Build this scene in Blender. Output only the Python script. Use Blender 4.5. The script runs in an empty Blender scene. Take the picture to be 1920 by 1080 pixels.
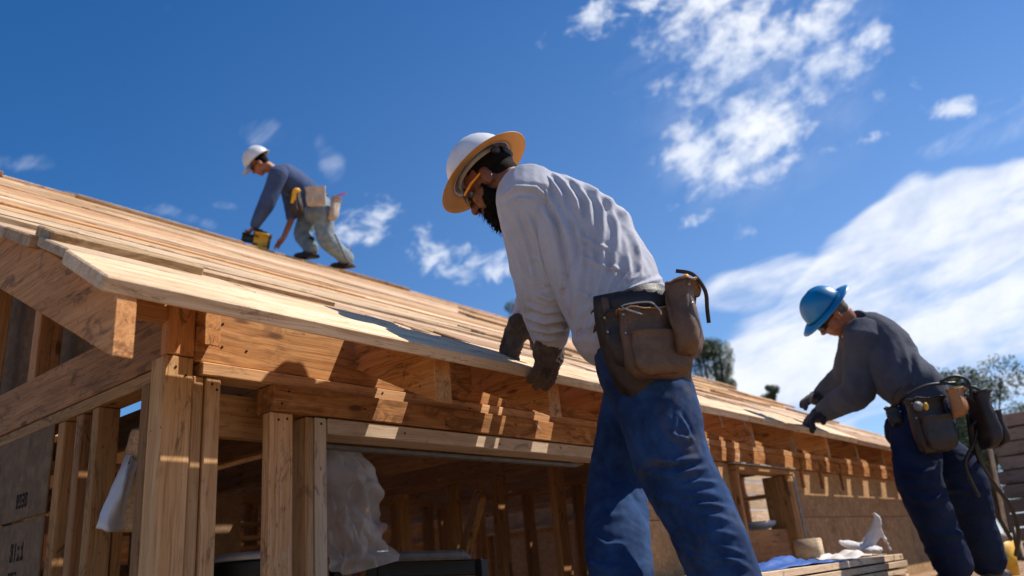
import bpy, bmesh, math, random
import numpy as np
from mathutils import Vector, Matrix, noise
random.seed(7); np.random.seed(7)
rad = math.radians
# ---------------------------------------------------------------- camera
FPX = 1500.0
Zc = Vector((-390, 4140, -1500)).normalized()
Xc = Vector((1287/1500., 0, -1.0)); Xc.y = -(Zc.x*Xc.x+Zc.z*Xc.z)/Zc.y; Xc.normalize()
Yc = Zc.cross(Xc)
CM = Matrix((Xc, Yc, Zc))                      # camera axes -> world
CR, CU, CB = CM.col[0].copy(), CM.col[1].copy(), CM.col[2].copy()
def ray(px, py): return (px-960)/FPX*CR - (py-540)/FPX*CU - CB
def P(px, py, t): return ray(px, py)*t         # point at depth t
def onp(px, py, ax, v):                        # point on plane ax = v
    d = ray(px, py); return d*(v/d[ax])
sc = bpy.context.scene; col = sc.collection
cam = bpy.data.cameras.new('camera'); camo = bpy.data.objects.new('camera', cam); col.objects.link(camo)
cam.sensor_width = 36; cam.lens = 36*FPX/1920; cam.clip_start = .05; cam.clip_end = 3000
camo.matrix_world = CM.to_4x4()
cam.dof.use_dof = True; cam.dof.focus_distance = 2.55; cam.dof.aperture_fstop = 2.6
sc.camera = camo
# ---------------------------------------------------------------- sun, sky
SUN = Vector((.48, -.42, .81)).normalized()
sun = bpy.data.lights.new('sun', 'SUN'); sun.energy = 5.0; sun.angle = rad(.5); sun.color = (1, .93, .83)
suno = bpy.data.objects.new('sun', sun); col.objects.link(suno)
suno.rotation_euler = SUN.to_track_quat('Z', 'Y').to_euler()
sc.view_settings.view_transform = 'Standard'; sc.view_settings.look = 'None'
sc.view_settings.gamma = 1; sc.view_settings.exposure = 0.36

class N:
    """tiny node helper"""
    def __init__(s, nt): s.nt = nt; s.n = nt.nodes; s.l = nt.links
    def new(s, t, **k):
        o = s.n.new(t)
        for a, b in k.items(): setattr(o, a, b)
        return o
    def put(s, sock, v):
        if isinstance(v, bpy.types.NodeSocket): s.l.new(v, sock)
        elif v is not None: sock.default_value = v
    def m(s, op, a, b=None, c=None, clamp=False):
        o = s.new('ShaderNodeMath', operation=op, use_clamp=clamp)
        for i, v in enumerate((a, b, c)):
            if v is not None: s.put(o.inputs[i], v)
        return o.outputs[0]
    def dot(s, a, b):
        o = s.new('ShaderNodeVectorMath', operation='DOT_PRODUCT'); s.put(o.inputs[0], a); s.put(o.inputs[1], b); return o.outputs['Value']
    def vm(s, op, a, b=None):
        o = s.new('ShaderNodeVectorMath', operation=op); s.put(o.inputs[0], a)
        if b is not None: s.put(o.inputs[1], b)
        return o.outputs[0]
    def mix(s, f, a, b, blend='MIX'):
        o = s.new('ShaderNodeMix', data_type='RGBA', blend_type=blend); s.put(o.inputs[0], f); s.put(o.inputs[6], a); s.put(o.inputs[7], b); return o.outputs[2]
    def noise(s, v, scale, detail=4, rough=.5, dist=0, dims='3D'):
        o = s.new('ShaderNodeTexNoise'); s.put(o.inputs['Vector'], v); o.inputs['Scale'].default_value = scale
        o.inputs['Detail'].default_value = detail; o.inputs['Roughness'].default_value = rough; o.inputs['Distortion'].default_value = dist
        return o.outputs[0]
    def rng(s, v, a, b, c=0, d=1, smooth=True):
        o = s.new('ShaderNodeMapRange'); o.interpolation_type = 'SMOOTHSTEP' if smooth else 'LINEAR'
        s.put(o.inputs[0], v)
        for i, q in enumerate((a, b, c, d)): o.inputs[i+1].default_value = q
        return o.outputs[0]
    def comb(s, x, y, z):
        o = s.new('ShaderNodeCombineXYZ'); s.put(o.inputs[0], x); s.put(o.inputs[1], y); s.put(o.inputs[2], z); return o.outputs[0]
    def scale(s, v, xyz):
        o = s.new('ShaderNodeMapping'); s.put(o.inputs[0], v); o.inputs['Scale'].default_value = xyz; return o.outputs[0]

w = bpy.data.worlds.new('World'); sc.world = w; w.use_nodes = True
n = N(w.node_tree); n.n.clear()
sky = n.new('ShaderNodeTexSky', sky_type='NISHITA'); sky.sun_disc = False
sky.sun_elevation = math.asin(SUN.z); sky.sun_rotation = math.atan2(SUN.x, SUN.y)
sky.altitude = 800; sky.air_density = 1.0; sky.dust_density = .25; sky.ozone_density = 3.0
hs = n.new('ShaderNodeHueSaturation'); n.put(hs.inputs['Color'], sky.outputs[0]); hs.inputs['Hue'].default_value = .505; hs.inputs['Saturation'].default_value = 1.33; hs.inputs['Value'].default_value = 1.04
D = n.new('ShaderNodeTexCoord').outputs['Generated']
# cloud chart: a gnomonic map of the sky about one fixed compass direction
A0 = Vector((.742, .578, .339)); A1 = Vector((.637, -.766, -.088)); A2 = Vector((-.209, -.282, .937))
dn = n.m('MAXIMUM', n.dot(D, tuple(A0)), .05)
gu = n.m('DIVIDE', n.dot(D, tuple(A1)), dn); gv = n.m('DIVIDE', n.dot(D, tuple(A2)), dn)
G = n.comb(gu, gv, 0.0)
def chart(px, py): return ((px-960)/FPX, -(py-540)/FPX)
warp = n.new('ShaderNodeTexNoise'); n.put(warp.inputs['Vector'], G); warp.inputs['Scale'].default_value = 3.5; warp.inputs['Detail'].default_value = 3
wv = n.new('ShaderNodeVectorMath', operation='SCALE'); n.put(wv.inputs[0], n.vm('SUBTRACT', warp.outputs['Color'], (.5, .5, .5))); wv.inputs[3].default_value = .16
GW = n.vm('ADD', G, wv.outputs[0])
def blob(px, py, rx, ry, ang, hard=.35, vec=None):
    cx, cy = chart(px, py); q = n.vm('SUBTRACT', vec or GW, (cx, cy, 0)); a = rad(ang)
    ux = n.dot(q, (math.cos(a)*FPX/rx, math.sin(a)*FPX/rx, 0)); uy = n.dot(q, (-math.sin(a)*FPX/ry, math.cos(a)*FPX/ry, 0))
    r = n.m('SQRT', n.m('ADD', n.m('MULTIPLY', ux, ux), n.m('MULTIPLY', uy, uy)))
    return n.rng(r, 1.0+hard, 1.0-hard)
def rotv(ang, sx, sy):
    a = rad(ang)
    return n.comb(n.m('MULTIPLY', n.dot(G, (math.cos(a), math.sin(a), 0)), sx), n.m('MULTIPLY', n.dot(G, (-math.sin(a), math.cos(a), 0)), sy), .37)
puff = n.noise(rotv(35, 1, 1.5), 15, 6, .58, .25)
puff2 = n.noise(rotv(35, 1, 1.25), 27, 5, .6, .2)
strk = n.noise(rotv(22, 1, 5.0), 3.2, 7, .58, .35)
wisp = n.noise(rotv(38, 1, 2.6), 8, 7, .62, .5)
def mx(*a):
    r = a[0]
    for b in a[1:]: r = n.m('MAXIMUM', r, b)
    return r
# puffy field, upper right
fA = mx(blob(1430, 130, 235, 200, 55, .55), n.m('MULTIPLY', blob(1560, 120, 150, 90, 40, .5), .8), n.m('MULTIPLY', blob(1350, 250, 150, 110, 30, .5), .9), n.m('MULTIPLY', blob(1400, -10, 230, 150, 60, .5), 1.0))
pm = n.m('ADD', n.m('MULTIPLY', puff, .62), n.m('MULTIPLY', puff2, .38))
cA = n.m('MAXIMUM', n.m('MULTIPLY', n.rng(n.m('ADD', pm, n.m('MULTIPLY', n.m('SUBTRACT', fA, 1), .28)), .37, .62), .96), n.m('MULTIPLY', n.m('POWER', fA, 1.5), n.rng(wisp, .35, .85, 0, .35)))
# big sheet, lower right
fB = mx(blob(1760, 560, 520, 185, 27, .18), blob(1900, 420, 420, 140, 20, .2), n.m('MULTIPLY', blob(1450, 540, 190, 60, 14, .5), .9))
cB = n.rng(n.m('ADD', n.m('ADD', n.m('MULTIPLY', strk, .8), n.m('MULTIPLY', wisp, .2)), n.m('MULTIPLY', n.m('SUBTRACT', fB, 1), .50)), .27, .54)
fB2 = mx(blob(1850, 640, 420, 40, 4, .5), blob(1560, 640, 260, 70, 12, .6), blob(1850, 740, 260, 70, -2, .7), blob(1450, 690, 130, 45, 8, .7))
cB2 = n.m('MULTIPLY', n.rng(n.m('ADD', n.noise(rotv(8, 1, 3.2), 7, 6, .6, .3), n.m('MULTIPLY', n.m('SUBTRACT', fB2, 1), .45)), .36, .66), .85)
# small clouds
fC = mx(blob(870, 470, 125, 60, -8, .8), blob(705, 418, 100, 42, 12, .8), n.m('MULTIPLY', blob(1270, 395, 70, 28, 25, .8), .9), blob(1760, 195, 95, 32, 12, .8), blob(1120, 45, 125, 52, 25, .8), n.m('MULTIPLY', blob(1018, 112, 36, 22, -50, .9), .62), blob(1210, 20, 90, 50, 10, .8), n.m('MULTIPLY', blob(1590, 285, 90, 20, 15, .6), .8), n.m('MULTIPLY', blob(1705, 152, 22, 14, 0, .6), .8))
cC = n.m('MULTIPLY', n.rng(n.m('ADD', n.noise(rotv(20, 1, 1.5), 21, 7, .66, .4), n.m('MULTIPLY', n.m('SUBTRACT', fC, 1), .42)), .36, .66), .88)
fD = mx(blob(80, 310, 110, 26, -8, .7), blob(530, 250, 90, 30, -15, .7), blob(1840, 230, 200, 55, 28, .6), blob(650, 300, 60, 22, -60, .7), blob(330, 400, 120, 20, -8, .7), blob(430, 375, 60, 14, -5, .7))
cD = n.m('MULTIPLY', n.rng(n.m('ADD', wisp, n.m('MULTIPLY', n.m('SUBTRACT', fD, 1), .5)), .40, .85), .45)
cl = n.m('MINIMUM', mx(cA, cB, cB2, cC, cD), .96)
cl = n.m('MULTIPLY', cl, n.rng(n.dot(D, tuple(A0)), .2, .5))
shade = n.rng(n.m('ADD', n.m('MULTIPLY', n.noise(rotv(20, 1, 2.2), 5, 6, .6, .2), .7), n.m('MULTIPLY', puff, .3)), .33, .60)
ccol = n.mix(shade, (4.9, 5.7, 7.4, 1), (7.7, 8.0, 8.6, 1))
veil = n.m('MULTIPLY', n.m('POWER', n.rng(gu, -.75, .75, smooth=False), 1.6), n.rng(gv, .55, -.3, smooth=False))
skyc = n.mix(n.m('MULTIPLY', veil, .62), hs.outputs[0], (4.0, 5.6, 8.6, 1))
out = n.mix(cl, skyc, ccol)
bg = n.new('ShaderNodeBackground'); n.put(bg.inputs[0], out); bg.inputs[1].default_value = .10
wo = n.new('ShaderNodeOutputWorld'); n.l.new(bg.outputs[0], wo.inputs[0])

# ---------------------------------------------------------------- materials
def mat(name, rough=.7, spec=.3, sheen=0):
    m = bpy.data.materials.new(name); m.use_nodes = True; k = N(m.node_tree)
    b = k.n['Principled BSDF']; b.inputs['Roughness'].default_value = rough; b.inputs['Specular IOR Level'].default_value = spec
    if sheen: b.inputs['Sheen Weight'].default_value = sheen
    k.b = b; k.mat = m; return k
def bump(k, h, strength, dist):
    o = k.new('ShaderNodeBump'); o.inputs['Strength'].default_value = strength; o.inputs['Distance'].default_value = dist
    k.put(o.inputs['Height'], h); k.l.new(o.outputs[0], k.b.inputs['Normal'])
def C4(c): return (c[0], c[1], c[2], 1)
def wood(name, ca, cb, dark, grain=1.0, stain=0.0, stainc=(.03, .018, .012), rough=.75, worn=0.0):
    k = mat(name, rough, .18)
    tc = k.new('ShaderNodeTexCoord').outputs['Object']; r = k.new('ShaderNodeObjectInfo').outputs['Random']
    off = k.comb(k.m('MULTIPLY', r, 37.), k.m('MULTIPLY', r, 91.), k.m('MULTIPLY', r, 13.))
    v = k.vm('ADD', tc, off)
    warpn = k.new('ShaderNodeTexNoise'); k.put(warpn.inputs['Vector'], k.scale(v, (1.5, 4, 4))); warpn.inputs['Scale'].default_value = 1.5
    s = k.new('ShaderNodeVectorMath', operation='SCALE'); k.put(s.inputs[0], warpn.outputs['Color']); s.inputs[3].default_value = .05
    v2 = k.vm('ADD', v, s.outputs[0])
    g1 = k.noise(k.scale(v2, (.9, 26, 26)), 1.6*grain, 5, .6, .3)
    g2 = k.noise(k.scale(v2, (2.5, 150, 150)), 1.3*grain, 4, .65)
    big = k.noise(v, 2.3, 3, .5)
    c = k.mix(k.rng(g1, .34, .68), C4(ca), C4(cb))
    c = k.mix(k.m('MULTIPLY', k.rng(g2, .48, .68), .62), c, C4(dark))
    vo = k.new('ShaderNodeTexVoronoi'); k.put(vo.inputs['Vector'], k.scale(v2, (3.2, 9, 9))); vo.inputs['Scale'].default_value = 1.0
    kn = k.rng(vo.outputs['Distance'], .13, .05)
    c = k.mix(k.m('MULTIPLY', kn, .75), c, C4([x*.45 for x in dark]))
    ramt = k.m('ADD', .74, k.m('MULTIPLY', r, .42))
    hsv = k.new('ShaderNodeHueSaturation'); k.put(hsv.inputs['Color'], c); k.put(hsv.inputs['Value'], k.m('MULTIPLY', ramt, k.rng(big, .3, .7, .86, 1.1)))
    k.put(hsv.inputs['Hue'], k.m('ADD', .494, k.m('MULTIPLY', k.m('FRACT', k.m('MULTIPLY', r, 7.3)), .012)))
    c = hsv.outputs[0]
    if stain:
        st = k.rng(k.noise(k.scale(v2, (.45, 1.3, 1.3)), 17, 9, .74, .9), .565-stain*.115, .66-stain*.09)
        st = k.m('MULTIPLY', st, k.rng(k.noise(v, 2.6, 3), .34, .56))
        c = k.mix(k.m('MULTIPLY', st, .60), c, C4(stainc))
        sp = k.rng(k.noise(v, 42, 3, .6), .68, .74)
        c = k.mix(k.m('MULTIPLY', sp, .7), c, C4(stainc))
    if worn:
        wn = k.m('MULTIPLY', k.rng(k.noise(v, 5, 6, .7, .5), .64, .72), worn)
        c = k.mix(wn, c, (.6, .56, .5, 1))
    k.put(k.b.inputs['Base Color'], c)
    bump(k, k.m('ADD', k.m('MULTIPLY', g2, .6), g1), .5, .0025)
    return k.mat
M = {}
M['roof'] = wood('roof_pine', (.60, .40, .24), (.75, .56, .385), (.30, .145, .065), 1.0, .3, (.12, .06, .03))
M['roof2'] = wood('roof_pine_aged', (.46, .26, .13), (.64, .44, .27), (.26, .12, .05), 1.1, .5, (.10, .05, .03))
M['roof3'] = wood('roof_fir_orange', (.52, .285, .125), (.64, .39, .19), (.26, .105, .035), 1.0, .5, (.11, .05, .02))
M['rough'] = wood('splintered_pine', (.52, .33, .17), (.70, .50, .30), (.24, .11, .045), 2.4, .8, (.12, .06, .03))
M['stud'] = wood('stud_pine', (.46, .25, .11), (.58, .35, .18), (.25, .105, .04), 1.0, .3, (.10, .05, .03), worn=.6)
M['pale'] = wood('pale_pine', (.58, .42, .28), (.68, .52, .37), (.36, .23, .13), 1.0, .15, (.10, .07, .06))
M['beam'] = wood('stained_beam', (.43, .19, .06), (.58, .29, .11), (.17, .055, .016), 1.1, 1.0, (.085, .030, .011), worn=.8)
M['rafter'] = wood('rafter_fir', (.46, .20, .065), (.58, .29, .11), (.20, .07, .02), 1.0, .5, (.06, .03, .015), worn=.6)
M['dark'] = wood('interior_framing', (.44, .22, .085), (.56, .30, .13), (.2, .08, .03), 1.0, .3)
M['greyboard'] = wood('weathered_board', (.20, .15, .12), (.27, .21, .17), (.10, .07, .055), 1.0, .3)
def osb(name, ca, cb, cc, seams=True):
    k = mat(name, .8, .15); tc = k.new('ShaderNodeTexCoord').outputs['Object']
    vo = k.new('ShaderNodeTexVoronoi'); k.put(vo.inputs['Vector'], k.scale(tc, (22, 22, 48))); vo.inputs['Scale'].default_value = 1
    vo2 = k.new('ShaderNodeTexVoronoi'); k.put(vo2.inputs['Vector'], k.scale(tc, (50, 50, 26))); vo2.inputs['Scale'].default_value = 1
    rr = k.new('ShaderNodeSeparateColor'); k.put(rr.inputs[0], vo.outputs['Color']); r2 = k.new('ShaderNodeSeparateColor'); k.put(r2.inputs[0], vo2.outputs['Color'])
    c = k.mix(rr.outputs[0], C4(ca), C4(cb)); c = k.mix(k.m('MULTIPLY', r2.outputs[1], .6), c, C4(cc))
    c = k.mix(k.m('MULTIPLY', k.rng(k.noise(tc, 2.6, 7, .7, .4), .52, .68), .55), c, C4([x*.35 for x in ca]))
    k.put(k.b.inputs['Base Color'], c); bump(k, rr.outputs[0], .35, .0015); return k.mat
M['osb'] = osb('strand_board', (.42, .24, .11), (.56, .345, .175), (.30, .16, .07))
M['osbdd'] = osb('strand_board_shaded', (.17, .10, .055), (.22, .135, .075), (.12, .07, .04))  # darkened strand board: shade of the left side put into its colour
M['sidestud'] = wood('shaded_side_stud', (.33, .16, .06), (.42, .22, .09), (.13, .055, .022), 1.0, .5, (.03, .018, .012))  # stud wood darkened to stand in for shade on the left wall
M['sidebeam'] = wood('shaded_side_beam', (.30, .14, .05), (.40, .20, .08), (.11, .045, .016), 1.0, .6, (.06, .028, .012))  # base darkened to paint in left-side shade; stain marks are the wood's own
M['oldplank'] = wood('grimy_deck_plank', (.34, .21, .115), (.44, .29, .165), (.16, .08, .04), 1.0, .8, (.03, .02, .015))
M['osbd'] = osb('strand_board_dark', (.30, .18, .10), (.38, .24, .135), (.22, .125, .065))
def plain(name, c, rough=.5, spec=.4, var=.25, sc_=12, bumpd=.001, metal=0, c2=None, sheen=0):
    k = mat(name, rough, spec, sheen); tc = k.new('ShaderNodeTexCoord').outputs['Object']
    nz = k.noise(tc, sc_, 6, .6); d = c2 or [x*(1-var) for x in c]
    k.put(k.b.inputs['Base Color'], k.mix(k.rng(nz, .35, .65), C4(c), C4(d)))
    k.b.inputs['Metallic'].default_value = metal
    if bumpd: bump(k, k.noise(tc, sc_*5, 5, .6), .4, bumpd)
    return k.mat
def cloth(name, c, c2, dirt=None, dirtamt=0., weave=900, rough=.9, sheen=.12, blotch=7, bm_=.0012, dz=None):
    k = mat(name, rough, .12, sheen); tc = k.new('ShaderNodeTexCoord').outputs['Object']
    nz = k.noise(tc, blotch, 6, .62, .2); fine = k.noise(tc, 140, 4, .6)
    c_ = k.mix(k.rng(nz, .34, .68), C4(c), C4(c2))
    c_ = k.mix(k.m('MULTIPLY', k.rng(fine, .5, .75), .22), c_, C4([x*.55 for x in c]))
    if dirt:
        dm = k.rng(k.noise(k.scale(tc, (1, 1, .8)), 6.5, 8, .7, .6), .52, .70)
        if dz:
            sx = k.new('ShaderNodeSeparateXYZ'); k.put(sx.inputs[0], tc); dm = k.m('MULTIPLY', dm, k.rng(sx.outputs[2], dz[0], dz[1]))
        c_ = k.mix(k.m('MULTIPLY', dm, dirtamt), c_, C4(dirt))
    k.put(k.b.inputs['Base Color'], c_)
    bump(k, k.m('ADD', k.noise(tc, weave, 2, .5), k.m('MULTIPLY', k.noise(tc, 60, 5, .6), 1.6)), .55, bm_); return k.mat
M['shirt'] = cloth('grey_jersey', (.46, .47, .535), (.40, .41, .47), (.24, .15, .10), .75, dz=(1.02, .80))
M['denim'] = cloth('blue_work_denim', (.010, .026, .078), (.024, .066, .175), (.095, .075, .06), .6, sheen=.03, rough=.85, blotch=9, bm_=.0009)
M['navyshirt'] = cloth('navy_work_shirt', (.075, .085, .15), (.10, .11, .18), None)
M['blueshirt'] = cloth('slate_blue_shirt', (.045, .070, .15), (.065, .095, .19), (.15, .15, .19), .3, sheen=.05)
M['greyshirt'] = cloth('dark_slate_shirt', (.050, .057, .080), (.072, .080, .105), None, sheen=.05)
M['yoke'] = cloth('grey_yoke_cloth', (.20, .22, .25), (.25, .27, .30), None)
M['jeans'] = cloth('faded_jeans', (.13, .19, .25), (.22, .29, .34), (.30, .22, .15), .6, blotch=16)
M['darkjeans'] = cloth('dark_navy_trousers', (.009, .015, .042), (.015, .025, .06), (.05, .045, .05), .4, sheen=0)
M['glove'] = cloth('brown_work_glove', (.085, .055, .038), (.14, .095, .065), (.03, .02, .018), .9, blotch=26, rough=.75)
M['blackglove'] = cloth('black_work_glove', (.018, .018, .024), (.035, .033, .04), None)
M['canvas'] = cloth('pale_canvas', (.48, .42, .37), (.36, .30, .26), (.25, .14, .09), .7, blotch=14)
M['skin'] = plain('brown_skin', (.20, .075, .038), .5, .35, .3, 40, .0005, c2=(.15, .052, .028))
M['skin2'] = plain('tanned_skin', (.36, .15, .085), .5, .35, .3, 40, .0005, c2=(.30, .11, .06))
for q in ('skin', 'skin2'):
    b = M[q].node_tree.nodes['Principled BSDF']; b.inputs['Subsurface Weight'].default_value = .08; b.inputs['Subsurface Radius'].default_value = (.01, .004, .002); b.inputs['Subsurface Scale'].default_value = .5
M['hair'] = plain('black_hair', (.010, .007, .006), .85, .1, .4, 90, .002)
M['greyhair'] = plain('grey_brown_hair', (.16, .12, .09), .7, .3, .5, 90, .002)
def leather(name, c, c2):
    k = mat(name, .48, .4); tc = k.new('ShaderNodeTexCoord').outputs['Object']
    nz = k.noise(tc, 13, 8, .68, .5); c_ = k.mix(k.rng(nz, .36, .66), C4(c), C4(c2))
    sc2 = k.rng(k.noise(k.scale(tc, (1, 1, 2.2)), 38, 6, .7, .4), .60, .72)
    c_ = k.mix(k.m('MULTIPLY', sc2, .5), c_, C4([min(1, x*2.6) for x in c2]))
    k.put(k.b.inputs['Base Color'], c_); k.put(k.b.inputs['Roughness'], k.rng(nz, .3, .7, .38, .72))
    bump(k, k.m('ADD', k.noise(tc, 160, 4, .6), k.m('MULTIPLY', nz, 2.0)), .6, .0016); return k.mat
M['leather'] = leather('worn_brown_leather', (.085, .046, .026), (.17, .092, .05))
M['leatherd'] = leather('dark_leather', (.020, .014, .013), (.045, .030, .024))
M['leathert'] = leather('tan_leather', (.30, .13, .05), (.42, .19, .07))
M['hat'] = plain('white_helmet_shell', (.74, .74, .76), .38, .5, .16, 9, .0006, c2=(.58, .58, .60))
M['hatunder'] = plain('amber_brim_underside', (.72, .32, .045), .5, .4, .2, 12, 0, c2=(.60, .26, .04))
k = mat('amber_brim', .5, .4); k.b.inputs['Base Color'].default_value = (.62, .34, .10, 1)
tr = k.new('ShaderNodeBsdfTranslucent'); tr.inputs[0].default_value = (.78, .42, .12, 1); ms = k.new('ShaderNodeMixShader'); ms.inputs[0].default_value = .35
k.l.new(k.b.outputs[0], ms.inputs[1]); k.l.new(tr.outputs[0], ms.inputs[2]); k.l.new(ms.outputs[0], k.n['Material Output'].inputs[0]); M['hatunder'] = k.mat
M['bluehat'] = plain('blue_helmet_shell', (.002, .18, .43), .35, .5, .2, 8, 0)
M['black'] = plain('black_plastic', (.012, .012, .014), .45, .5, .3, 20, 0)
M['grey'] = plain('dull_grey_plastic', (.16, .16, .17), .6, .4, .3, 20, 0)
M['white'] = plain('white_webbing', (.42, .37, .31), .8, .2, .3, 30, 0)
M['yellow'] = plain('yellow_plastic', (.75, .40, .02), .45, .5, .25, 14, 0)
M['orange'] = plain('orange_frame', (.85, .30, .015), .4, .5, .1, 14, 0)
M['red'] = plain('red_plastic', (.65, .06, .03), .5, .4, .2, 14, 0)
M['lens'] = plain('dark_lens', (.008, .009, .014), .3, .4, .2, 14, 0)
M['metal'] = plain('dull_steel', (.45, .46, .48), .4, .5, .3, 30, .0004, metal=.9)
M['whitepaint'] = plain('white_primed_board', (.62, .60, .60), .7, .3, .2, 7, .001)
M['tarp'] = plain('blue_tarp', (.03, .12, .42), .45, .5, .35, 12, .001)
M['ink'] = plain('faded_black_ink', (.035, .026, .024), .9, .1, .3, 40, 0)
M['ground'] = plain('packed_dirt', (.30, .21, .135), .95, .1, .3, 1.2, .02)
M['concrete'] = plain('concrete', (.42, .36, .28), .9, .2, .2, 3, .003)
M['bark'] = plain('bark', (.10, .07, .05), .9, .1, .4, 9, .01)
M['hose'] = plain('black_rubber', (.015, .014, .015), .5, .4, .2, 14, 0)
k = mat('foliage', .6, .25); r = k.noise(k.new('ShaderNodeTexCoord').outputs['Object'], .8, 5)
k.put(k.b.inputs['Base Color'], k.mix(k.rng(r, .35, .65), (.045, .075, .028, 1), (.10, .135, .06, 1))); M['leaf'] = k.mat
def film(name, c, alpha):
    k = mat(name, .16, .6); tc = k.new('ShaderNodeTexCoord').outputs['Object']
    k.b.inputs['Base Color'].default_value = C4(c); k.b.inputs['Transmission Weight'].default_value = .0
    tr = k.new('ShaderNodeBsdfTranslucent'); tr.inputs[0].default_value = C4(c); mixs = k.new('ShaderNodeMixShader'); mixs.inputs[0].default_value = .45
    tp = k.new('ShaderNodeBsdfTransparent'); m2 = k.new('ShaderNodeMixShader')
    k.put(m2.inputs[0], k.rng(k.noise(tc, 4, 4), .3, .7, alpha-.25, alpha+.12))
    k.l.new(k.b.outputs[0], mixs.inputs[1]); k.l.new(tr.outputs[0], mixs.inputs[2])
    k.l.new(tp.outputs[0], m2.inputs[1]); k.l.new(mixs.outputs[0], m2.inputs[2])
    k.l.new(m2.outputs[0], k.n['Material Output'].inputs[0]); bump(k, k.noise(tc, 30, 5, .6, .5), .5, .006); return k.mat
M['film'] = film('plastic_film', (.80, .79, .78), .60)

# ---------------------------------------------------------------- mesh helpers
def link(o, parent=None):
    col.objects.link(o)
    if parent: o.parent = parent
    return o
def tag(o, label=None, cat=None, group=None, kind=None):
    for a, b in (('label', label), ('category', cat), ('group', group), ('kind', kind)):
        if b: o[a] = b
    return o
def empty(name, loc, label, cat, group=None):
    o = bpy.data.objects.new(name, None); o.location = loc; o.empty_display_size = .1; col.objects.link(o); return tag(o, label, cat, group)
def fin(name, bm, m, parent=None, smooth=True, mats=None):
    me = bpy.data.meshes.new(name); bm.normal_update(); bm.to_mesh(me); bm.free()
    for q in (mats or [m]): me.materials.append(M[q] if isinstance(q, str) else q)
    if smooth: me.polygons.foreach_set('use_smooth', [True]*len(me.polygons))
    o = bpy.data.objects.new(name, me); col.objects.link(o)
    if parent:
        o.parent = parent; o.matrix_parent_inverse = inv_of(parent)
    return o
def inv_of(p):
    m = Matrix.Translation(p.location) if p.type == 'EMPTY' else p.matrix_basis.copy()
    q = p.parent
    if p.parent: m = p.matrix_parent_inverse @ m; m = (Matrix.Translation(q.location) if q.type == 'EMPTY' else q.matrix_basis) @ m
    return m.inverted()
def board(name, a, b, wdt, thk, m, parent=None, up=(0, 0, 1), bev=.003, warp=0.0, cuts=0):
    """board from a to b (centre line); wdt across, thk along up"""
    a = Vector(a); b = Vector(b); x = (b-a); L = x.length; x.normalize(); up = Vector(up)
    y = up.cross(x).normalized(); z = x.cross(y)
    bm = bmesh.new(); bmesh.ops.create_cube(bm, size=1)
    for v in bm.verts: v.co = Vector((v.co.x*L, v.co.y*wdt, v.co.z*thk))
    if cuts:
        es = [e for e in bm.edges if abs((e.verts[0].co-e.verts[1].co).x) > L*.9]
        bmesh.ops.subdivide_edges(bm, edges=es, cuts=cuts)
        s1, s2, ph = random.uniform(-1, 1), random.uniform(-1, 1), random.uniform(0, 6)
        for v in bm.verts:
            u = v.co.x*2.2+ph; v.co.z += warp*s1*math.sin(u); v.co.y += warp*s2*math.sin(u*.8+1)
    if bev:
        es = [e for e in bm.edges if len(e.link_faces) == 2 and e.calc_face_angle() > 1]
        bmesh.ops.bevel(bm, geom=es, offset=bev, segments=1, affect='EDGES')
    me = bpy.data.meshes.new(name); bm.to_mesh(me); bm.free(); me.materials.append(M[m])
    o = bpy.data.objects.new(name, me); col.objects.link(o)
    o.matrix_world = Matrix.Translation((a+b)/2) @ Matrix((x, y, z)).transposed().to_4x4()
    if parent: o.parent = parent; o.matrix_parent_inverse = inv_of(parent)
    return o
def box(name, lo, hi, m, parent=None, bev=.003, axis=0):
    lo = Vector(lo); hi = Vector(hi); c = (lo+hi)/2; s = hi-lo
    if axis == 0: return board(name, (lo.x, c.y, c.z), (hi.x, c.y, c.z), s.y, s.z, m, parent, bev=bev)
    if axis == 1: return board(name, (c.x, lo.y, c.z), (c.x, hi.y, c.z), s.x, s.z, m, parent, bev=bev)
    return board(name, (c.x, c.y, lo.z), (c.x, c.y, hi.z), s.x, s.y, m, parent, up=(0, 1, 0), bev=bev)

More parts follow.
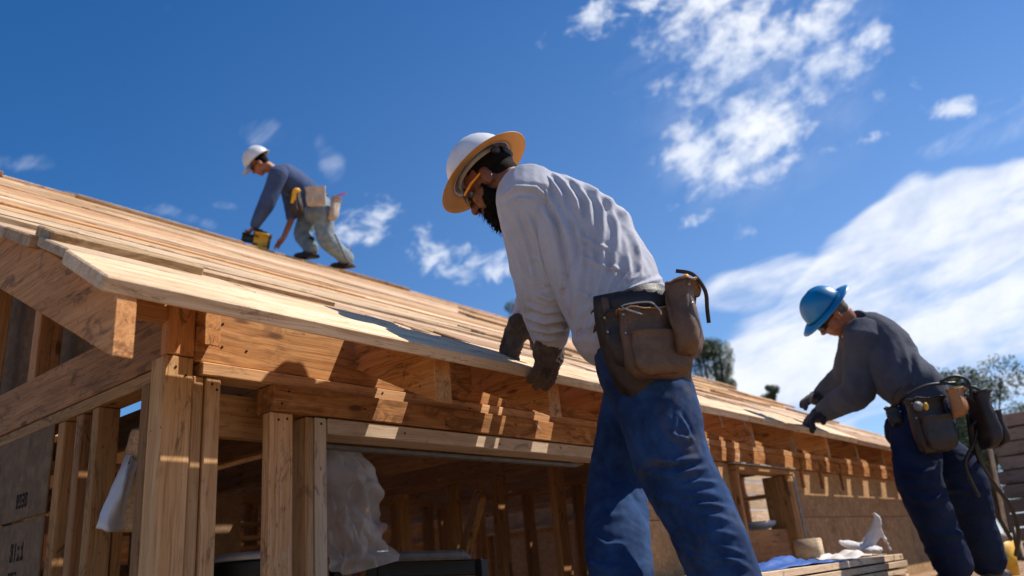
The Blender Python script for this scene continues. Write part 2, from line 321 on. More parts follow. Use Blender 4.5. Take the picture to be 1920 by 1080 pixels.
# rings / capsules --------------------------------------------------------
def frame(d, side):
    d = Vector(d).normalized(); s = Vector(side); s = (s-d*s.dot(d)); s.normalize(); return d, s, d.cross(s)
def loft(bm, rings, seg=24, power=2.0, cap=True):
    """rings: (centre, side vec, radius side, other vec, radius other)"""
    vs = []
    for c, s, a, t, b in rings:
        row = []
        for i in range(seg):
            th = 2*math.pi*i/seg; cs, sn = math.cos(th), math.sin(th); e = 2/power
            x = math.copysign(abs(cs)**e, cs); y = math.copysign(abs(sn)**e, sn)
            row.append(bm.verts.new(Vector(c)+s*(a*x)+t*(b*y)))
        vs.append(row)
    for r0, r1 in zip(vs, vs[1:]):
        for i in range(seg): bm.faces.new((r0[i], r0[(i+1) % seg], r1[(i+1) % seg], r1[i]))
    if cap:
        bm.faces.new(list(reversed(vs[0]))); bm.faces.new(vs[-1])
    return vs
def tube(bm, pts, rs, seg=16, side=(0, 0, 1), flat=1.0, closed_caps=True, power=2):
    """tapered tube through pts with hemispherical-ish ends"""
    pts = [Vector(p) for p in pts]; n_ = len(pts); rs = list(rs)
    rings = []
    s = Vector(side)
    for i, p in enumerate(pts):
        d = (pts[min(i+1, n_-1)]-pts[max(i-1, 0)]).normalized()
        if abs(d.dot(s.normalized())) > .97: s = Vector((1, 0, 0)) if abs(d.x) < .9 else Vector((0, 1, 0))
        _, s2, t2 = frame(d, s); rings.append((p, s2, rs[i], t2, rs[i]*flat)); s = s2
    if closed_caps:
        def capr(p, d, s_, t_, r):
            return [(p+d*r*math.sin(a), s_, r*math.cos(a), t_, r*math.cos(a)*flat) for a in (rad(80), rad(55), rad(28))]
        d0 = (pts[0]-pts[1]).normalized(); d1 = (pts[-1]-pts[-2]).normalized()
        r0 = capr(pts[0], d0, rings[0][1], rings[0][3], rs[0]); r1 = capr(pts[-1], d1, rings[-1][1], rings[-1][3], rs[-1])[::-1]
        rings = r0+rings+r1
    loft(bm, rings, seg, power)
def smoothpath(pts, k=4):
    """catmull-rom subdivision of (vec, r) pairs"""
    pts = [(Vector(p), r) for p, r in pts]; out = []
    for i in range(len(pts)-1):
        p0, p1, p2, p3 = pts[max(i-1, 0)], pts[i], pts[i+1], pts[min(i+2, len(pts)-1)]
        for j in range(k):
            t = j/k; f = lambda a, b, c, d: .5*((2*b)+(c-a)*t+(2*a-5*b+4*c-d)*t*t+(3*b-a-3*c+d)*t**3)
            out.append((f(p0[0], p1[0], p2[0], p3[0]), f(p0[1], p1[1], p2[1], p3[1])))
    out.append(pts[-1]); return out
def limb(bm, pts, seg=18, k=4, flat=1.0, side=(0, 0, 1)):
    sp = smoothpath(pts, k); tube(bm, [p for p, r in sp], [r for p, r in sp], seg, side, flat)
def ell(bm, c, r, rot=None, sub=3):
    q = bmesh.ops.create_icosphere(bm, subdivisions=sub, radius=1)
    mt = Matrix.Translation(c) @ (rot.to_4x4() if rot else Matrix.Identity(4)) @ Matrix.Diagonal((r[0], r[1], r[2], 1))
    bmesh.ops.transform(bm, matrix=mt, verts=q['verts'])
def remesh(bm, voxel, smooth=3):
    bmesh.ops.recalc_face_normals(bm, faces=bm.faces)
    me = bpy.data.meshes.new('tmp'); bm.to_mesh(me); bm.free()
    o = bpy.data.objects.new('tmp', me); col.objects.link(o)
    r = o.modifiers.new('r', 'REMESH'); r.mode = 'VOXEL'; r.voxel_size = voxel
    if smooth:
        s = o.modifiers.new('s', 'SMOOTH'); s.iterations = smooth; s.factor = .5
    dg = bpy.context.evaluated_depsgraph_get(); ev = o.evaluated_get(dg)
    out = bpy.data.meshes.new_from_object(ev); bpy.data.objects.remove(o); bpy.data.meshes.remove(me)
    return out
def meshobj(name, me, m, parent=None):
    me.materials.clear(); me.materials.append(M[m]); me.polygons.foreach_set('use_smooth', [True]*len(me.polygons)); me.name = name
    o = bpy.data.objects.new(name, me); col.objects.link(o)
    if parent: o.parent = parent; o.matrix_parent_inverse = inv_of(parent)
    return o
def getco(me):
    a = np.empty(len(me.vertices)*3); me.vertices.foreach_get('co', a); a = a.reshape(-1, 3)
    b = np.empty(len(me.vertices)*3); me.vertices.foreach_get('normal', b); return a, b.reshape(-1, 3)
def setco(me, a): me.vertices.foreach_set('co', a.reshape(-1)); me.update()
Mnp = np.array([[*CR], [*CU], [*CB]])
def topix(a):
    c = a @ Mnp.T; return np.stack([960+FPX*c[:, 0]/-c[:, 2], 540-FPX*c[:, 1]/-c[:, 2]], 1)
def folds(me, lines, face=True):
    """cloth folds: each line is (points, amplitude m, width px); real displacement along the normal"""
    a, nrm = getco(me); px = topix(a); disp = np.zeros(len(a))
    for pts, amp, wd in lines:
        pts = np.array(pts, float); best = np.full(len(a), 1e9); sgn = np.zeros(len(a)); tt = np.zeros(len(a))
        cum = np.concatenate([[0], np.cumsum(np.linalg.norm(np.diff(pts, axis=0), axis=1))])
        for i in range(len(pts)-1):
            p, q = pts[i], pts[i+1]; d = q-p; L = np.linalg.norm(d); u = d/L
            rel = px-p; t = np.clip(rel@u, 0, L); nr = rel-np.outer(t, u); ds = np.hypot(nr[:, 0], nr[:, 1]); s = rel[:, 0]*u[1]-rel[:, 1]*u[0]
            up = ds < best; best[up] = ds[up]; sgn[up] = s[up]; tt[up] = (cum[i]+t[up])/cum[-1]
        d = np.sign(sgn)*best; end = np.clip(np.minimum(tt+.03, 1.03-tt)*5, 0, 1)
        disp += amp*end*(np.exp(-(best/wd)**2)-.55*np.exp(-((d-1.9*wd)/wd)**2)-.35*np.exp(-((d+1.9*wd)/wd)**2))
    if face:
        v = a/np.linalg.norm(a, axis=1)[:, None]; f = np.clip((-(v*nrm).sum(1)+.15)*3, 0, 1); disp *= f
    setco(me, a+nrm*disp[:, None])
def wrinkle(me, amp, scale, axis=(1, 1, 1), seed=0, sharp=True):
    a, nrm = getco(me); d = np.empty(len(a)); ax = Vector(axis)
    for i, p in enumerate(a):
        q = Vector((p[0]*ax.x*scale+seed, p[1]*ax.y*scale, p[2]*ax.z*scale))
        v = noise.noise(q+Vector((noise.noise(q*.7), noise.noise(q*.7+Vector((9, 0, 0))), 0))*.7)
        v2 = noise.noise(q*2.3)
        d[i] = ((1-abs(v)*2.4)-.5 if sharp else v)+.35*v2
    setco(me, a+nrm*(d*amp)[:, None])
# ================================================================ setting
def sheet(name, x0, x1, y0, y1, z, m):
    bm = bmesh.new(); bmesh.ops.create_grid(bm, x_segments=1, y_segments=1, size=.5)
    for v in bm.verts: v.co = Vector(((x0+x1)/2+v.co.x*(x1-x0), (y0+y1)/2+v.co.y*(y1-y0), z))
    return fin(name, bm, m, smooth=False)
GZ = -2.0
tag(sheet('ground', -600, 600, -600, 600, GZ, 'ground'), kind='structure')
tag(sheet('floor_slab', 1.1, 7.4, 2.06, 11.4, GZ+.12, 'concrete'), kind='structure')
# ================================================================ house
WX, WY = 1.08, 2.03              # outer corner of the walls
XE = 9.6                         # right end of roof
V_ = lambda *a: Vector(a)
house = empty('house_frame', (WX, WY, GZ), 'unfinished timber house frame with open studs and a low plank roof', 'house')
H = house
# --- roof profile
ys = [1.98, 2.45, 2.95, 3.45, 4.0, 4.6, 5.3, 6.0, 6.8]
rs_ = [.4475, .4590, .4693, .4785, .4865, .4945, .5015, .5077, .5130]
def roofz(y):
    if y < 1.98: return .656+(y-1.58)*.59*(1.0) if y < 1.9 else .656+(y-1.58)*.58
    return float(np.interp(y, ys, [a*b for a, b in zip(ys, rs_)]))
random.seed(11)
def roof_board(x0, x1, y0, z0, y1, z1, thk, m, tw=0.0, cuts=5, warp=.003):
    """top surface runs from (y0,z0) to (y1,z1)"""
    d = Vector((0, y1-y0, z1-z0)); w_ = d.length; d.normalize(); nn = Vector((0, -d.z, d.y))
    mid = Vector((0, (y0+y1)/2, (z0+z1)/2))-nn*thk/2
    return board('roof_board', (x0, mid.y, mid.z), (x1, mid.y, mid.z+tw), w_, thk, m, H, up=nn, bev=.004, warp=warp, cuts=cuts)
# eave board, in one long pale plank and two followers
roof_board(.684, 3.05, 1.58, .656, 1.802, .790, .036, 'roof', cuts=8, warp=.002)
roof_board(3.055, 5.6, 1.582, .660, 1.802, .792, .036, 'roof', cuts=8, warp=.003)
roof_board(5.605, XE, 1.585, .655, 1.802, .790, .034, 'roof2', cuts=6, warp=.003)
# second course with open slots that let the sun through onto the wall
slots = [(1.18, 1.72), (1.77, 1.85), (1.91, 2.05), (2.43, 2.50), (2.55, 2.58), (2.78, 2.95), (3.9, 4.12), (4.2, 4.4), (4.55, 4.8), (5.0, 5.2), (5.5, 5.65), (5.85, 6.0), (6.3, 6.45), (6.8, 6.9), (7.2, 7.35), (7.7, 7.85), (8.2, 8.4), (8.8, 9.0)]
xx = .69
for a, b in slots+[(XE, XE)]:
    if a-xx > .02: roof_board(xx, a, 1.807, .795, 1.985, .8875, .026, random.choice(['roof', 'roof2']), cuts=0)
    xx = b
# splintered strip lying over the seam at the left
roof_board(.80, 1.64, 2.035, .925, 2.17, .992, .022, 'rough', tw=.002, cuts=12, warp=.004)
roof_board(.70, 1.10, 1.93, .884, 2.03, .938, .03, 'rough', tw=.004, cuts=6, warp=.003)
roof_board(1.18, 1.72, 1.807, .795, 1.895, .842, .026, 'roof', cuts=0)
for i in range(8):
    y0, y1 = ys[i], ys[i+1]; z0, z1 = y0*rs_[i], y1*rs_[i+1]; st = .0135-.0006*i
    if i == 0: st = .0135
    segs = []; x = .684+random.uniform(-.05, .03)*(i > 0)
    nseg = random.choice([3, 3, 4, 4])
    cutsx = sorted(random.uniform(1.2, 9.0) for _ in range(nseg-1))
    for a, b in zip([x]+cutsx, cutsx+[XE-random.uniform(0, .12)]):
        if b-a < .3: continue
        lift = random.uniform(-.006, .007); th = random.uniform(.024, .036)
        # two planks side by side make a course
        ym = y0+(y1-y0)*random.uniform(.42, .6); f = (ym-y0)/(y1-y0)
        zt0, zt1 = z0+lift, z1-st+lift*.5; zm = zt0+(zt1-zt0)*f
        sp = random.uniform(.004, .007)
        roof_board(a+.002, b-.002, (y0+random.uniform(-.012, .006) if i or a > 1.5 else 2.03), zt0-sp*.5+(0 if i or a > 1.5 else .024), ym-.003, zm-sp*.7, th, random.choice(['roof', 'roof3', 'roof2']), tw=random.uniform(-.005, .005), warp=.003)
        roof_board(a+.002, b-.002, ym+.003, zm+sp*.5, y1-.004, zt1+.0015, th, random.choice(['roof', 'roof', 'roof2', 'roof3']), tw=random.uniform(-.004, .004), warp=.003)
# ridge planks with ragged ends
yr, zr = 6.8, 6.8*.5130
for x0, x1, dz, t in [(.5, 1.95, .045, .04), (1.95, 2.5, .014, .03), (2.52, 4.1, .03, .03), (4.12, 5.3, .012, .03), (5.32, 6.35, .032, .034), (6.37, 9.5, .008, .03)]:
    roof_board(x0, x1, yr-.30, zr-.155+dz, yr+.02, zr+dz, t, 'roof2' if dz > .03 else 'roof')
# loose shingle boards on the far end of the slope
for x0, x1, y0, dz in [(4.9, 5.9, 3.2, .022), (5.9, 6.6, 2.5, .02), (6.5, 7.3, 3.6, .025), (5.2, 6.3, 4.5, .025), (3.1, 3.9, 2.62, .014), (6.2, 7.1, 5.4, .03), (7.4, 8.6, 3.0, .045), (8.2, 9.3, 3.9, .05), (6.8, 7.9, 4.3, .045), (7.9, 9.2, 4.9, .05), (7.2, 8.0, 2.4, .03)]:
    roof_board(x0, x1, y0, roofz(y0)+dz, y0+.2, roofz(y0+.2)+dz-.003, .02, 'roof2')
# back slope, upper boards left out to let sun into the interior
for j in (5, 6, 7, 8):
    y0 = 6.83+j*.56; roof_board(.7, XE-.05, y0, zr-.01-(y0-6.8)*.53, y0+.555, zr-.01-(y0+.555-6.8)*.53, .03, 'roof2', cuts=0)
# --- rafters (tail, sloping body)
def rafter(x, wdt, y0, y1, drop=.04, hgt=.145, m='rafter', name='rafter'):
    """polygon in the YZ plane extruded along x, plumb cut tail, long axis local X"""
    s = math.atan2(roofz(y1)-roofz(2.0), y1-2.0); n_ = 7
    yy = [y0, 1.98]+[2.0+(y1-2.0)*i/n_ for i in range(1, n_+1)]
    top = [(y, (roofz(y)-drop)) for y in yy]; bot = [(y, z-hgt/math.cos(s)) for y, z in top]
    bot[0] = (y0, top[0][1]-hgt*.98)
    bm = bmesh.new(); vs = []
    for side in (-1, 1):
        vs.append([bm.verts.new((y, -side*wdt/2, z)) for y, z in top]+[bm.verts.new((y, -side*wdt/2, z)) for y, z in reversed(bot)])
    bm.faces.new(vs[0]); bm.faces.new(list(reversed(vs[1])))
    k_ = len(vs[0])
    for i in range(k_): bm.faces.new((vs[0][i], vs[1][i], vs[1][(i+1) % k_], vs[0][(i+1) % k_]))
    bmesh.ops.recalc_face_normals(bm, faces=bm.faces)
    bmesh.ops.bevel(bm, geom=[e for e in bm.edges if len(e.link_faces) == 2 and e.calc_face_angle() > 1], offset=.003, segments=1, affect='EDGES')
    me = bpy.data.meshes.new(name); bm.to_mesh(me); bm.free(); me.materials.append(M[m])
    o = bpy.data.objects.new(name, me); col.objects.link(o); o.matrix_world = Matrix.Translation((x, 0, 0)) @ Matrix.Rotation(math.pi/2, 4, 'Z')
    o.parent = H; o.matrix_parent_inverse = inv_of(H)
rafter(.738, .046, 1.60, 6.7, .036, .142, 'rafter', name='barge_rafter')
rafter(1.747, .072, 1.66, 6.7, .046, .145)
for x in (1.16, 2.33, 2.90, 3.46, 4.03, 4.62, 5.18, 5.78, 6.38, 6.95, 7.5, 8.1, 8.7, 9.3):
    rafter(x, .05 if x != 2.33 else .07, 1.98 if x == 1.16 else 1.66+random.uniform(-.01, .02), 6.7)
board('ridge_beam', (.75, 6.8, 3.25), (9.5, 6.8, 3.25), .05, .24, 'rafter', H)
# lookouts and gable framing under the left rake
for y in (2.55, 3.3, 4.2, 5.2):
    z = roofz(y)-.10; board('lookout', (.79, y, z), (1.13, y, z), .04, .09, 'rafter', H)
board('blocking', (.785, 2.055, .80), (1.13, 2.055, .80), .04, .10, 'rafter', H)
for y in (3.05, 3.6, 4.2, 4.8, 5.4, 6.0):
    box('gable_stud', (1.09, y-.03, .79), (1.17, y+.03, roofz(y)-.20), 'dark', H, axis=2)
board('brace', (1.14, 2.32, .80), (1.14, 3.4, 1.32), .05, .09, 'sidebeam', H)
board('gable_membrane', (1.185, 2.75, .95), (1.185, 3.1, 1.3), .004, .16, 'whitepaint', H, up=(0, 0, 1))
# --- front wall
box('top_beam', (1.135, 2.03, .648), (9.5, 2.09, .812), 'beam', H)
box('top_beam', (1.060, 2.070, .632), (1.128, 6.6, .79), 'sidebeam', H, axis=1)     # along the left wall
box('corner_block', (1.055, 2.022, .655), (1.132, 2.066, .806), 'rafter', H, axis=2)
box('top_plate', (1.155, 2.018, .607), (9.45, 2.10, .645), 'stud', H)
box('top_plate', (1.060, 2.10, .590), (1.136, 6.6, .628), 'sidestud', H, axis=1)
box('header_beam', (1.375, 1.995, .524), (3.16, 2.085, .604), 'beam', H)
box('header_beam', (3.165, 2.012, .524), (9.45, 2.085, .604), 'beam', H)
box('header_beam', (1.19, 2.16, .47), (3.2, 2.20, .60), 'dark', H)
box('header_board', (1.578, 2.002, .470), (3.18, 2.12, .519), 'pale', H)
box('flashing_strip', (1.60, 2.122, .452), (3.1, 2.16, .466), 'grey', H)
# corner post of several studs
ZB = GZ+.12
box('corner_post', (1.050, 2.024, ZB), (1.132, 2.10, .652), 'stud', H, axis=2)
box('corner_post', (1.136, 2.030, ZB), (1.168, 2.11, .604), 'stud', H, axis=2)
box('corner_post', (1.172, 2.024, ZB), (1.218, 2.10, .604), 'stud', H, axis=2)
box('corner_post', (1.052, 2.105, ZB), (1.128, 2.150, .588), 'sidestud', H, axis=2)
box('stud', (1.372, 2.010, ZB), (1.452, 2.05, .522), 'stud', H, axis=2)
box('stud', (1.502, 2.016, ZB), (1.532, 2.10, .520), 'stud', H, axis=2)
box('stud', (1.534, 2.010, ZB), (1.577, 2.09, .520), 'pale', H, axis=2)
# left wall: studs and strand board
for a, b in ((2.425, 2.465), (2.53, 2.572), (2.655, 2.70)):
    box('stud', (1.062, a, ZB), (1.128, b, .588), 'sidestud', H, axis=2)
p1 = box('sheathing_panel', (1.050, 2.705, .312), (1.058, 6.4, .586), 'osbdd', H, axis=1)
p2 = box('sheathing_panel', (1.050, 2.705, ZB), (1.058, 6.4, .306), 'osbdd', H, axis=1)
# faded ink stamps on the left panels: short bars in rows
def stamp(parent, y, z, rows, cell=.012, lean=0):
    bm = bmesh.new()
    pat = {'0': ['111', '101', '101', '101', '111'], '8': ['111', '101', '111', '101', '111'], 'H': ['101', '101', '111', '101', '101'], '3': ['111', '001', '111', '001', '111'], '1': ['010', '110', '010', '010', '111'], '2': ['111', '001', '111', '100', '111'], 'I': ['010']*5, '/': ['001', '001', '010', '100', '100'], '-': ['000', '000', '111', '000', '000']}
    for r_, s_ in enumerate(rows):
        for c_, ch in enumerate(s_):
            for i, ln in enumerate(pat.get(ch, ['000']*5)):
                for j, q in enumerate(ln):
                    if q == '1' and random.random() < .88:
                        yy_ = y-(c_*4+j)*cell*.62; zz_ = z-(r_*7+i)*cell
                        v = [bm.verts.new((1.0492, yy_+a*cell*.34, zz_+b*cell*.55)) for a, b in ((1, -1), (-1, -1), (-1, 1), (1, 1))]
                        bm.faces.new(v)
    fin('ink_stamp', bm, 'ink', parent, smooth=False)
stamp(p1, 2.93, .39, ['8830'], .009)
stamp(p2, 2.93, .235, ['8I11'], .011)
stamp(p2, 2.93, .15, ['0080'], .007)
stamp(p1, 3.12, .50, ['I'], .014)
# right of the big opening
box('jamb_stud', (3.20, 2.02, ZB), (3.28, 2.10, .52), 'stud', H, axis=2)
box('jamb_stud', (3.30, 2.03, ZB), (3.36, 2.10, .52), 'stud', H, axis=2)
def wallpanel(x0, x1, z0, z1, m='osb'): return box('sheathing_panel', (x0, 2.030, z0), (x1, 2.044, z1), m, H)
wallpanel(3.366, 3.98, ZB, .20); wallpanel(3.366, 3.98, .202, .52)
box('stud', (4.02, 2.012, ZB), (4.09, 2.10, .52), 'stud', H, axis=2)
box('stud', (4.13, 2.02, ZB), (4.19, 2.10, .52), 'stud', H, axis=2)
box('stud', (4.22, 2.02, ZB), (4.27, 2.10, .52), 'dark', H, axis=2)
# window: dark frame with a bright metal edge
wf = box('window_frame', (4.50, 1.985, .475), (5.40, 2.10, .505), 'dark', H)
box('head_flashing', (4.46, 1.975, .508), (5.42, 2.02, .518), 'metal', wf)
for x0, x1, m_ in ((4.50, 4.535, 'dark'), (5.27, 5.33, 'dark'), (5.335, 5.375, 'dark')): box('jamb', (x0, 1.99, -.14), (x1, 2.16, .472), m_, wf, axis=2)
box('edge_strip', (5.378, 1.982, -.14), (5.398, 2.0, .474), 'metal', wf, axis=2)
box('sill', (4.50, 1.985, -.19), (5.40, 2.16, -.145), 'dark', wf)
box('lower_panel', (4.54, 2.05, -.14), (5.265, 2.07, .14), 'dark', wf)
wallpanel(4.28, 4.495, ZB, .52); wallpanel(4.50, 5.40, ZB, -.195, 'osbd')
wallpanel(5.405, 6.20, .21, .52); wallpanel(5.405, 6.20, ZB, .207); wallpanel(6.204, 7.4, .21, .52); wallpanel(6.204, 7.4, ZB, .207); wallpanel(7.404, 9.46, .21, .52); wallpanel(7.404, 9.46, ZB, .207)
for z in (.208, -.9): board('nailer_strip', (3.37, 2.075, z), (4.0, 2.075, z), .06, .09, 'dark', H)
board('nailer_strip', (5.42, 2.075, .208), (9.4, 2.075, .208), .06, .09, 'dark', H)
for x in (5.62, 6.0, 6.45): box('batten', (x, 2.012, .40), (x+.022, 2.028, .606), 'rafter', H, axis=2)
# right end wall
for y in (2.1, 4.9, 5.4, 5.4, 6.0, 6.6, 7.4, 8.2, 9.0, 10.): box('stud', (9.37, y, ZB), (9.46, y+.05, .60), 'dark', H, axis=2)
box('sheathing_panel', (9.47, 5.2, ZB), (9.484, 10.5, .62), 'osb', H, axis=1)
box('sheathing_panel', (1.1, 11.2, ZB), (9.46, 11.214, 1.0), 'osb', H)
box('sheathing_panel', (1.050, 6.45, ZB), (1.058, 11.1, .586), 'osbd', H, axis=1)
for y in (2.15, 11.1): pass
box('top_plate', (9.37, 2.11, .61), (9.46, 11.1, .66), 'dark', H, axis=1)
# gable sheathing under the roof at both ends
def gable(x, y0, m, zb):
    bm = bmesh.new(); yy = [y0+i*(6.75-y0)/8 for i in range(9)]; pts = [(y, roofz(y)-.07) for y in yy]+[(11.3, zr-.01-4.5*.53-.06), (11.3, zb), (y0, zb)]
    a_ = [bm.verts.new((x, y, z)) for y, z in pts]; b_ = [bm.verts.new((x+.014, y, z)) for y, z in pts]; n_ = len(pts)
    bm.faces.new(a_); bm.faces.new(b_[::-1])
    for i in range(n_): bm.faces.new((a_[i], b_[i], b_[(i+1) % n_], a_[(i+1) % n_]))
    bmesh.ops.recalc_face_normals(bm, faces=bm.faces); fin('gable_panel', bm, m, H, smooth=False)
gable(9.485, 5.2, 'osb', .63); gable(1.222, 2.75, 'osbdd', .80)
# ceiling joists
for x in (1.6, 2.2, 2.8, 3.4, 4.0, 4.6, 5.2, 5.8, 6.4, 7.0):
    box('ceiling_joist', (x, 2.14, .66), (x+.045, 11.1, .80), 'dark', H, axis=1)
# inner partitions
def partition(x0, y0, x1, y1, n_, z1=.58, m='dark'):
    a = Vector((x0, y0, 0)); b = Vector((x1, y1, 0))
    up = Vector((0, 0, 1)); board('partition_plate', (x0, y0, z1+.02), (x1, y1, z1+.02), .09, .04, m, H)
    for i in range(n_+1):
        p = a.lerp(b, i/n_)+Vector((random.uniform(-.05, .05), 0, 0)); d = (b-a).normalized()
        board('partition_stud', (p.x, p.y, ZB), (p.x, p.y, z1), .09, .045, m, H, up=d)
partition(1.5, 4.6, 4.6, 4.6, 8); partition(4.9, 2.9, 4.9, 6.2, 7); partition(3.0, 6.6, 7.1, 6.6, 9)
partition(3.75, 2.75, 3.75, 4.4, 4); partition(1.3, 3.6, 2.0, 3.6, 2)
box('strand_board_sheet', (2.88, 3.9, ZB), (3.22, 3.915, .50), 'osb', H, axis=2)
box('strand_board_sheet', (2.35, 4.1, ZB), (2.62, 4.115, .58), 'osbd', H, axis=2)
box('strand_board_sheet', (1.35, 5.4, ZB), (3.2, 5.415, .3), 'osbd', H, axis=0)
for z in (.30, .36, .44): board('shelf_plank', (2.75, 4.5, z), (3.6, 4.3, z+.03), .15, .025, 'stud', H)
board('brace', (3.4, 3.0, .45), (3.75, 3.8, -.5), .04, .09, 'dark', H)
# nail heads
for x_, y_, z_ in [(1.40, 1.993, .545), (1.425, 1.993, .585), (1.40, 2.008, .50), (1.43, 2.008, .505), (1.555, 2.008, .50), (1.08, 2.022, .62), (1.11, 2.022, .60), (1.19, 2.022, .585), (1.205, 2.022, .57), (1.22, 2.028, .70), (1.22, 2.028, .77), (1.30, 2.028, .70), (1.72, 1.993, .56), (2.1, 1.993, .54), (2.5, 1.993, .575), (2.9, 1.993, .55), (1.9, 2.000, .495), (2.4, 2.000, .49), (2.8, 2.000, .50), (1.82, 2.016, .63), (2.26, 2.016, .62)]:
    bm = bmesh.new(); ell(bm, V_(x_, y_, z_), (.0042, .0015, .0042), None, 1); fin('nail', bm, 'ink', H)
# nails and a thin wire hanging from the eave
for px_, py_, a_ in ((1345, 768, 36), (1393, 786, 22)):
    q = onp(px_, py_, 1, 1.67); bm = bmesh.new(); tube(bm, [q, q+Vector((.03, 0, -a_/420))], [.0035, .002], 6); fin('bent_nail', bm, 'metal', H)

# ================================================================ deck
DZ = -.25
deck = empty('scaffold_deck', (3.5, .4, GZ), 'wooden plank scaffold deck the workers stand on beside the wall', 'scaffold')
for i in range(5):
    y = .56+i*.285; board('deck_plank', (-.8, y, DZ-.02), (8.4, y, DZ-.02), .27, .038, 'oldplank', deck, cuts=4, warp=.003)
for x in (-.6, 1.2, 3.0, 4.8, 6.6, 8.2):
    board('ledger', (x, .40, DZ-.09), (x, 1.85, DZ-.09), .05, .09, 'stud', deck)
    for y in (.46, 1.75): box('scaffold_post', (x-.035, y-.035, GZ), (x+.035, y+.035, DZ-.14), 'stud', deck, axis=2)
# ---- low stack of sheets and what lies on it
SZ = -.075
stack = empty('plywood_stack', (4.1, 1.3, DZ), 'low stack of pale plywood sheets on the deck under the window wall', 'lumber stack')
for i in range(5):
    z = DZ+.012+i*.035+.006; dx = random.uniform(-.03, .03)
    box('plywood_sheet', (3.0+dx, 1.27+random.uniform(0, .03), z), (4.9+dx, 1.93+random.uniform(-.02, .02), z+.028), 'pale' if i > 1 else 'roof', stack, bev=.002)
box('batten', (3.2, 1.3, DZ+.001), (3.24, 1.9, DZ+.016), 'stud', stack, axis=1); box('batten', (4.6, 1.3, DZ+.001), (4.64, 1.9, DZ+.016), 'stud', stack, axis=1)
ZT = DZ+.012+4*.035+.006+.028
# ================================================================ people
UPV = Vector((0, 0, 1))
def V(*a): return Vector(a)
def finger_chain(bm, root, d, nrm, L, r, bends):
    """one finger: three phalanges that bend towards nrm"""
    pts = [(root-d*r*1.2, r*1.05), (root, r)]; p = root.copy(); dd = d.copy(); ax = d.cross(nrm).normalized(); rr = r
    for f, b in zip((.45, .31, .24), bends):
        dd = (Matrix.Rotation(rad(b), 3, ax) @ dd).normalized(); p = p+dd*L*f; rr *= .93; pts.append((p.copy(), rr))
    sp = smoothpath(pts, 2); tube(bm, [q for q, _ in sp], [x for _, x in sp], 8)
def hand(bm, wrist, d, nrm, side, s=1.0, curl=(25, 35, 25), fat=1.0, spread=1.0, thumb=35):
    """wrist point, finger direction d, palm normal nrm (towards which fingers curl), side=+1/-1 for thumb side"""
    d = d.normalized(); nrm = (nrm-d*nrm.dot(d)).normalized(); lat = d.cross(nrm)*side
    R_ = Matrix((d, lat, nrm)).transposed()
    ell(bm, wrist+d*.045*s, (.052*s, .041*s*fat, .017*s*fat), R_, 2)
    ell(bm, wrist+d*.015*s, (.035*s, .029*s*fat, .020*s*fat), R_, 2)
    for i, (o, L) in enumerate(((.031, .070), (.011, .079), (-.010, .073), (-.030, .056))):
        root = wrist+d*(.084-.004*abs(i-1.3))*s+lat*o*s
        dd = (d+lat*(o*2.2*spread)).normalized()
        j = (i*7 % 5)-2
        finger_chain(bm, root, dd, nrm, L*s, .0095*s*fat, [c+j*3 for c in curl])
    troot = wrist+d*.022*s+lat*.036*s
    td = (d*math.cos(rad(thumb))+lat*math.sin(rad(thumb))+nrm*.25).normalized()
    finger_chain(bm, troot, td, (nrm-lat*.5).normalized(), .068*s, .0115*s*fat, (8, 18, 18))
def head(bm, c, fwd, up, s=1.0, beard=False):
    """c: head centre; returns rotation matrix (columns side, fwd, up)"""
    fwd = fwd.normalized(); up = (up-fwd*up.dot(fwd)).normalized(); sd = fwd.cross(up)
    R_ = Matrix((sd, fwd, up)).transposed()
    def q(x, y, z): return c+R_ @ V(x*s, y*s, z*s)
    ell(bm, q(0, -.012, .035), (.074*s, .094*s, .082*s), R_)             # skull
    ell(bm, q(0, .030, -.035), (.060*s, .062*s, .072*s), R_)              # face
    ell(bm, q(0, .048, -.082), (.040*s, .038*s, .032*s), R_)              # jaw, chin
    ell(bm, q(0, .015, -.070), (.056*s, .055*s, .036*s), R_)
    ell(bm, q(0, .082, .022), (.050*s, .016*s, .014*s), R_, 2)            # brow
    for k_ in (-1, 1):
        ell(bm, q(k_*.040, .066, -.022), (.022*s, .022*s, .018*s), R_, 2)  # cheek
        ell(bm, q(k_*.080, -.012, -.010), (.011*s, .021*s, .035*s), R_, 2) # ear
        ell(bm, q(k_*.080, -.008, -.030), (.009*s, .012*s, .014*s), R_, 2)
    tube(bm, [q(0, .088, .008), q(0, .101, -.014), q(0, .110, -.032)], [.009*s, .012*s, .0155*s], 10)
    ell(bm, q(0, .088, -.060), (.024*s, .010*s, .007*s), R_, 2); ell(bm, q(0, .084, -.071), (.022*s, .011*s, .007*s), R_, 2)
    return R_, q
def ringv(c, lat, a, dep, b): return (Vector(c), Vector(lat).normalized(), a, Vector(dep).normalized(), b)
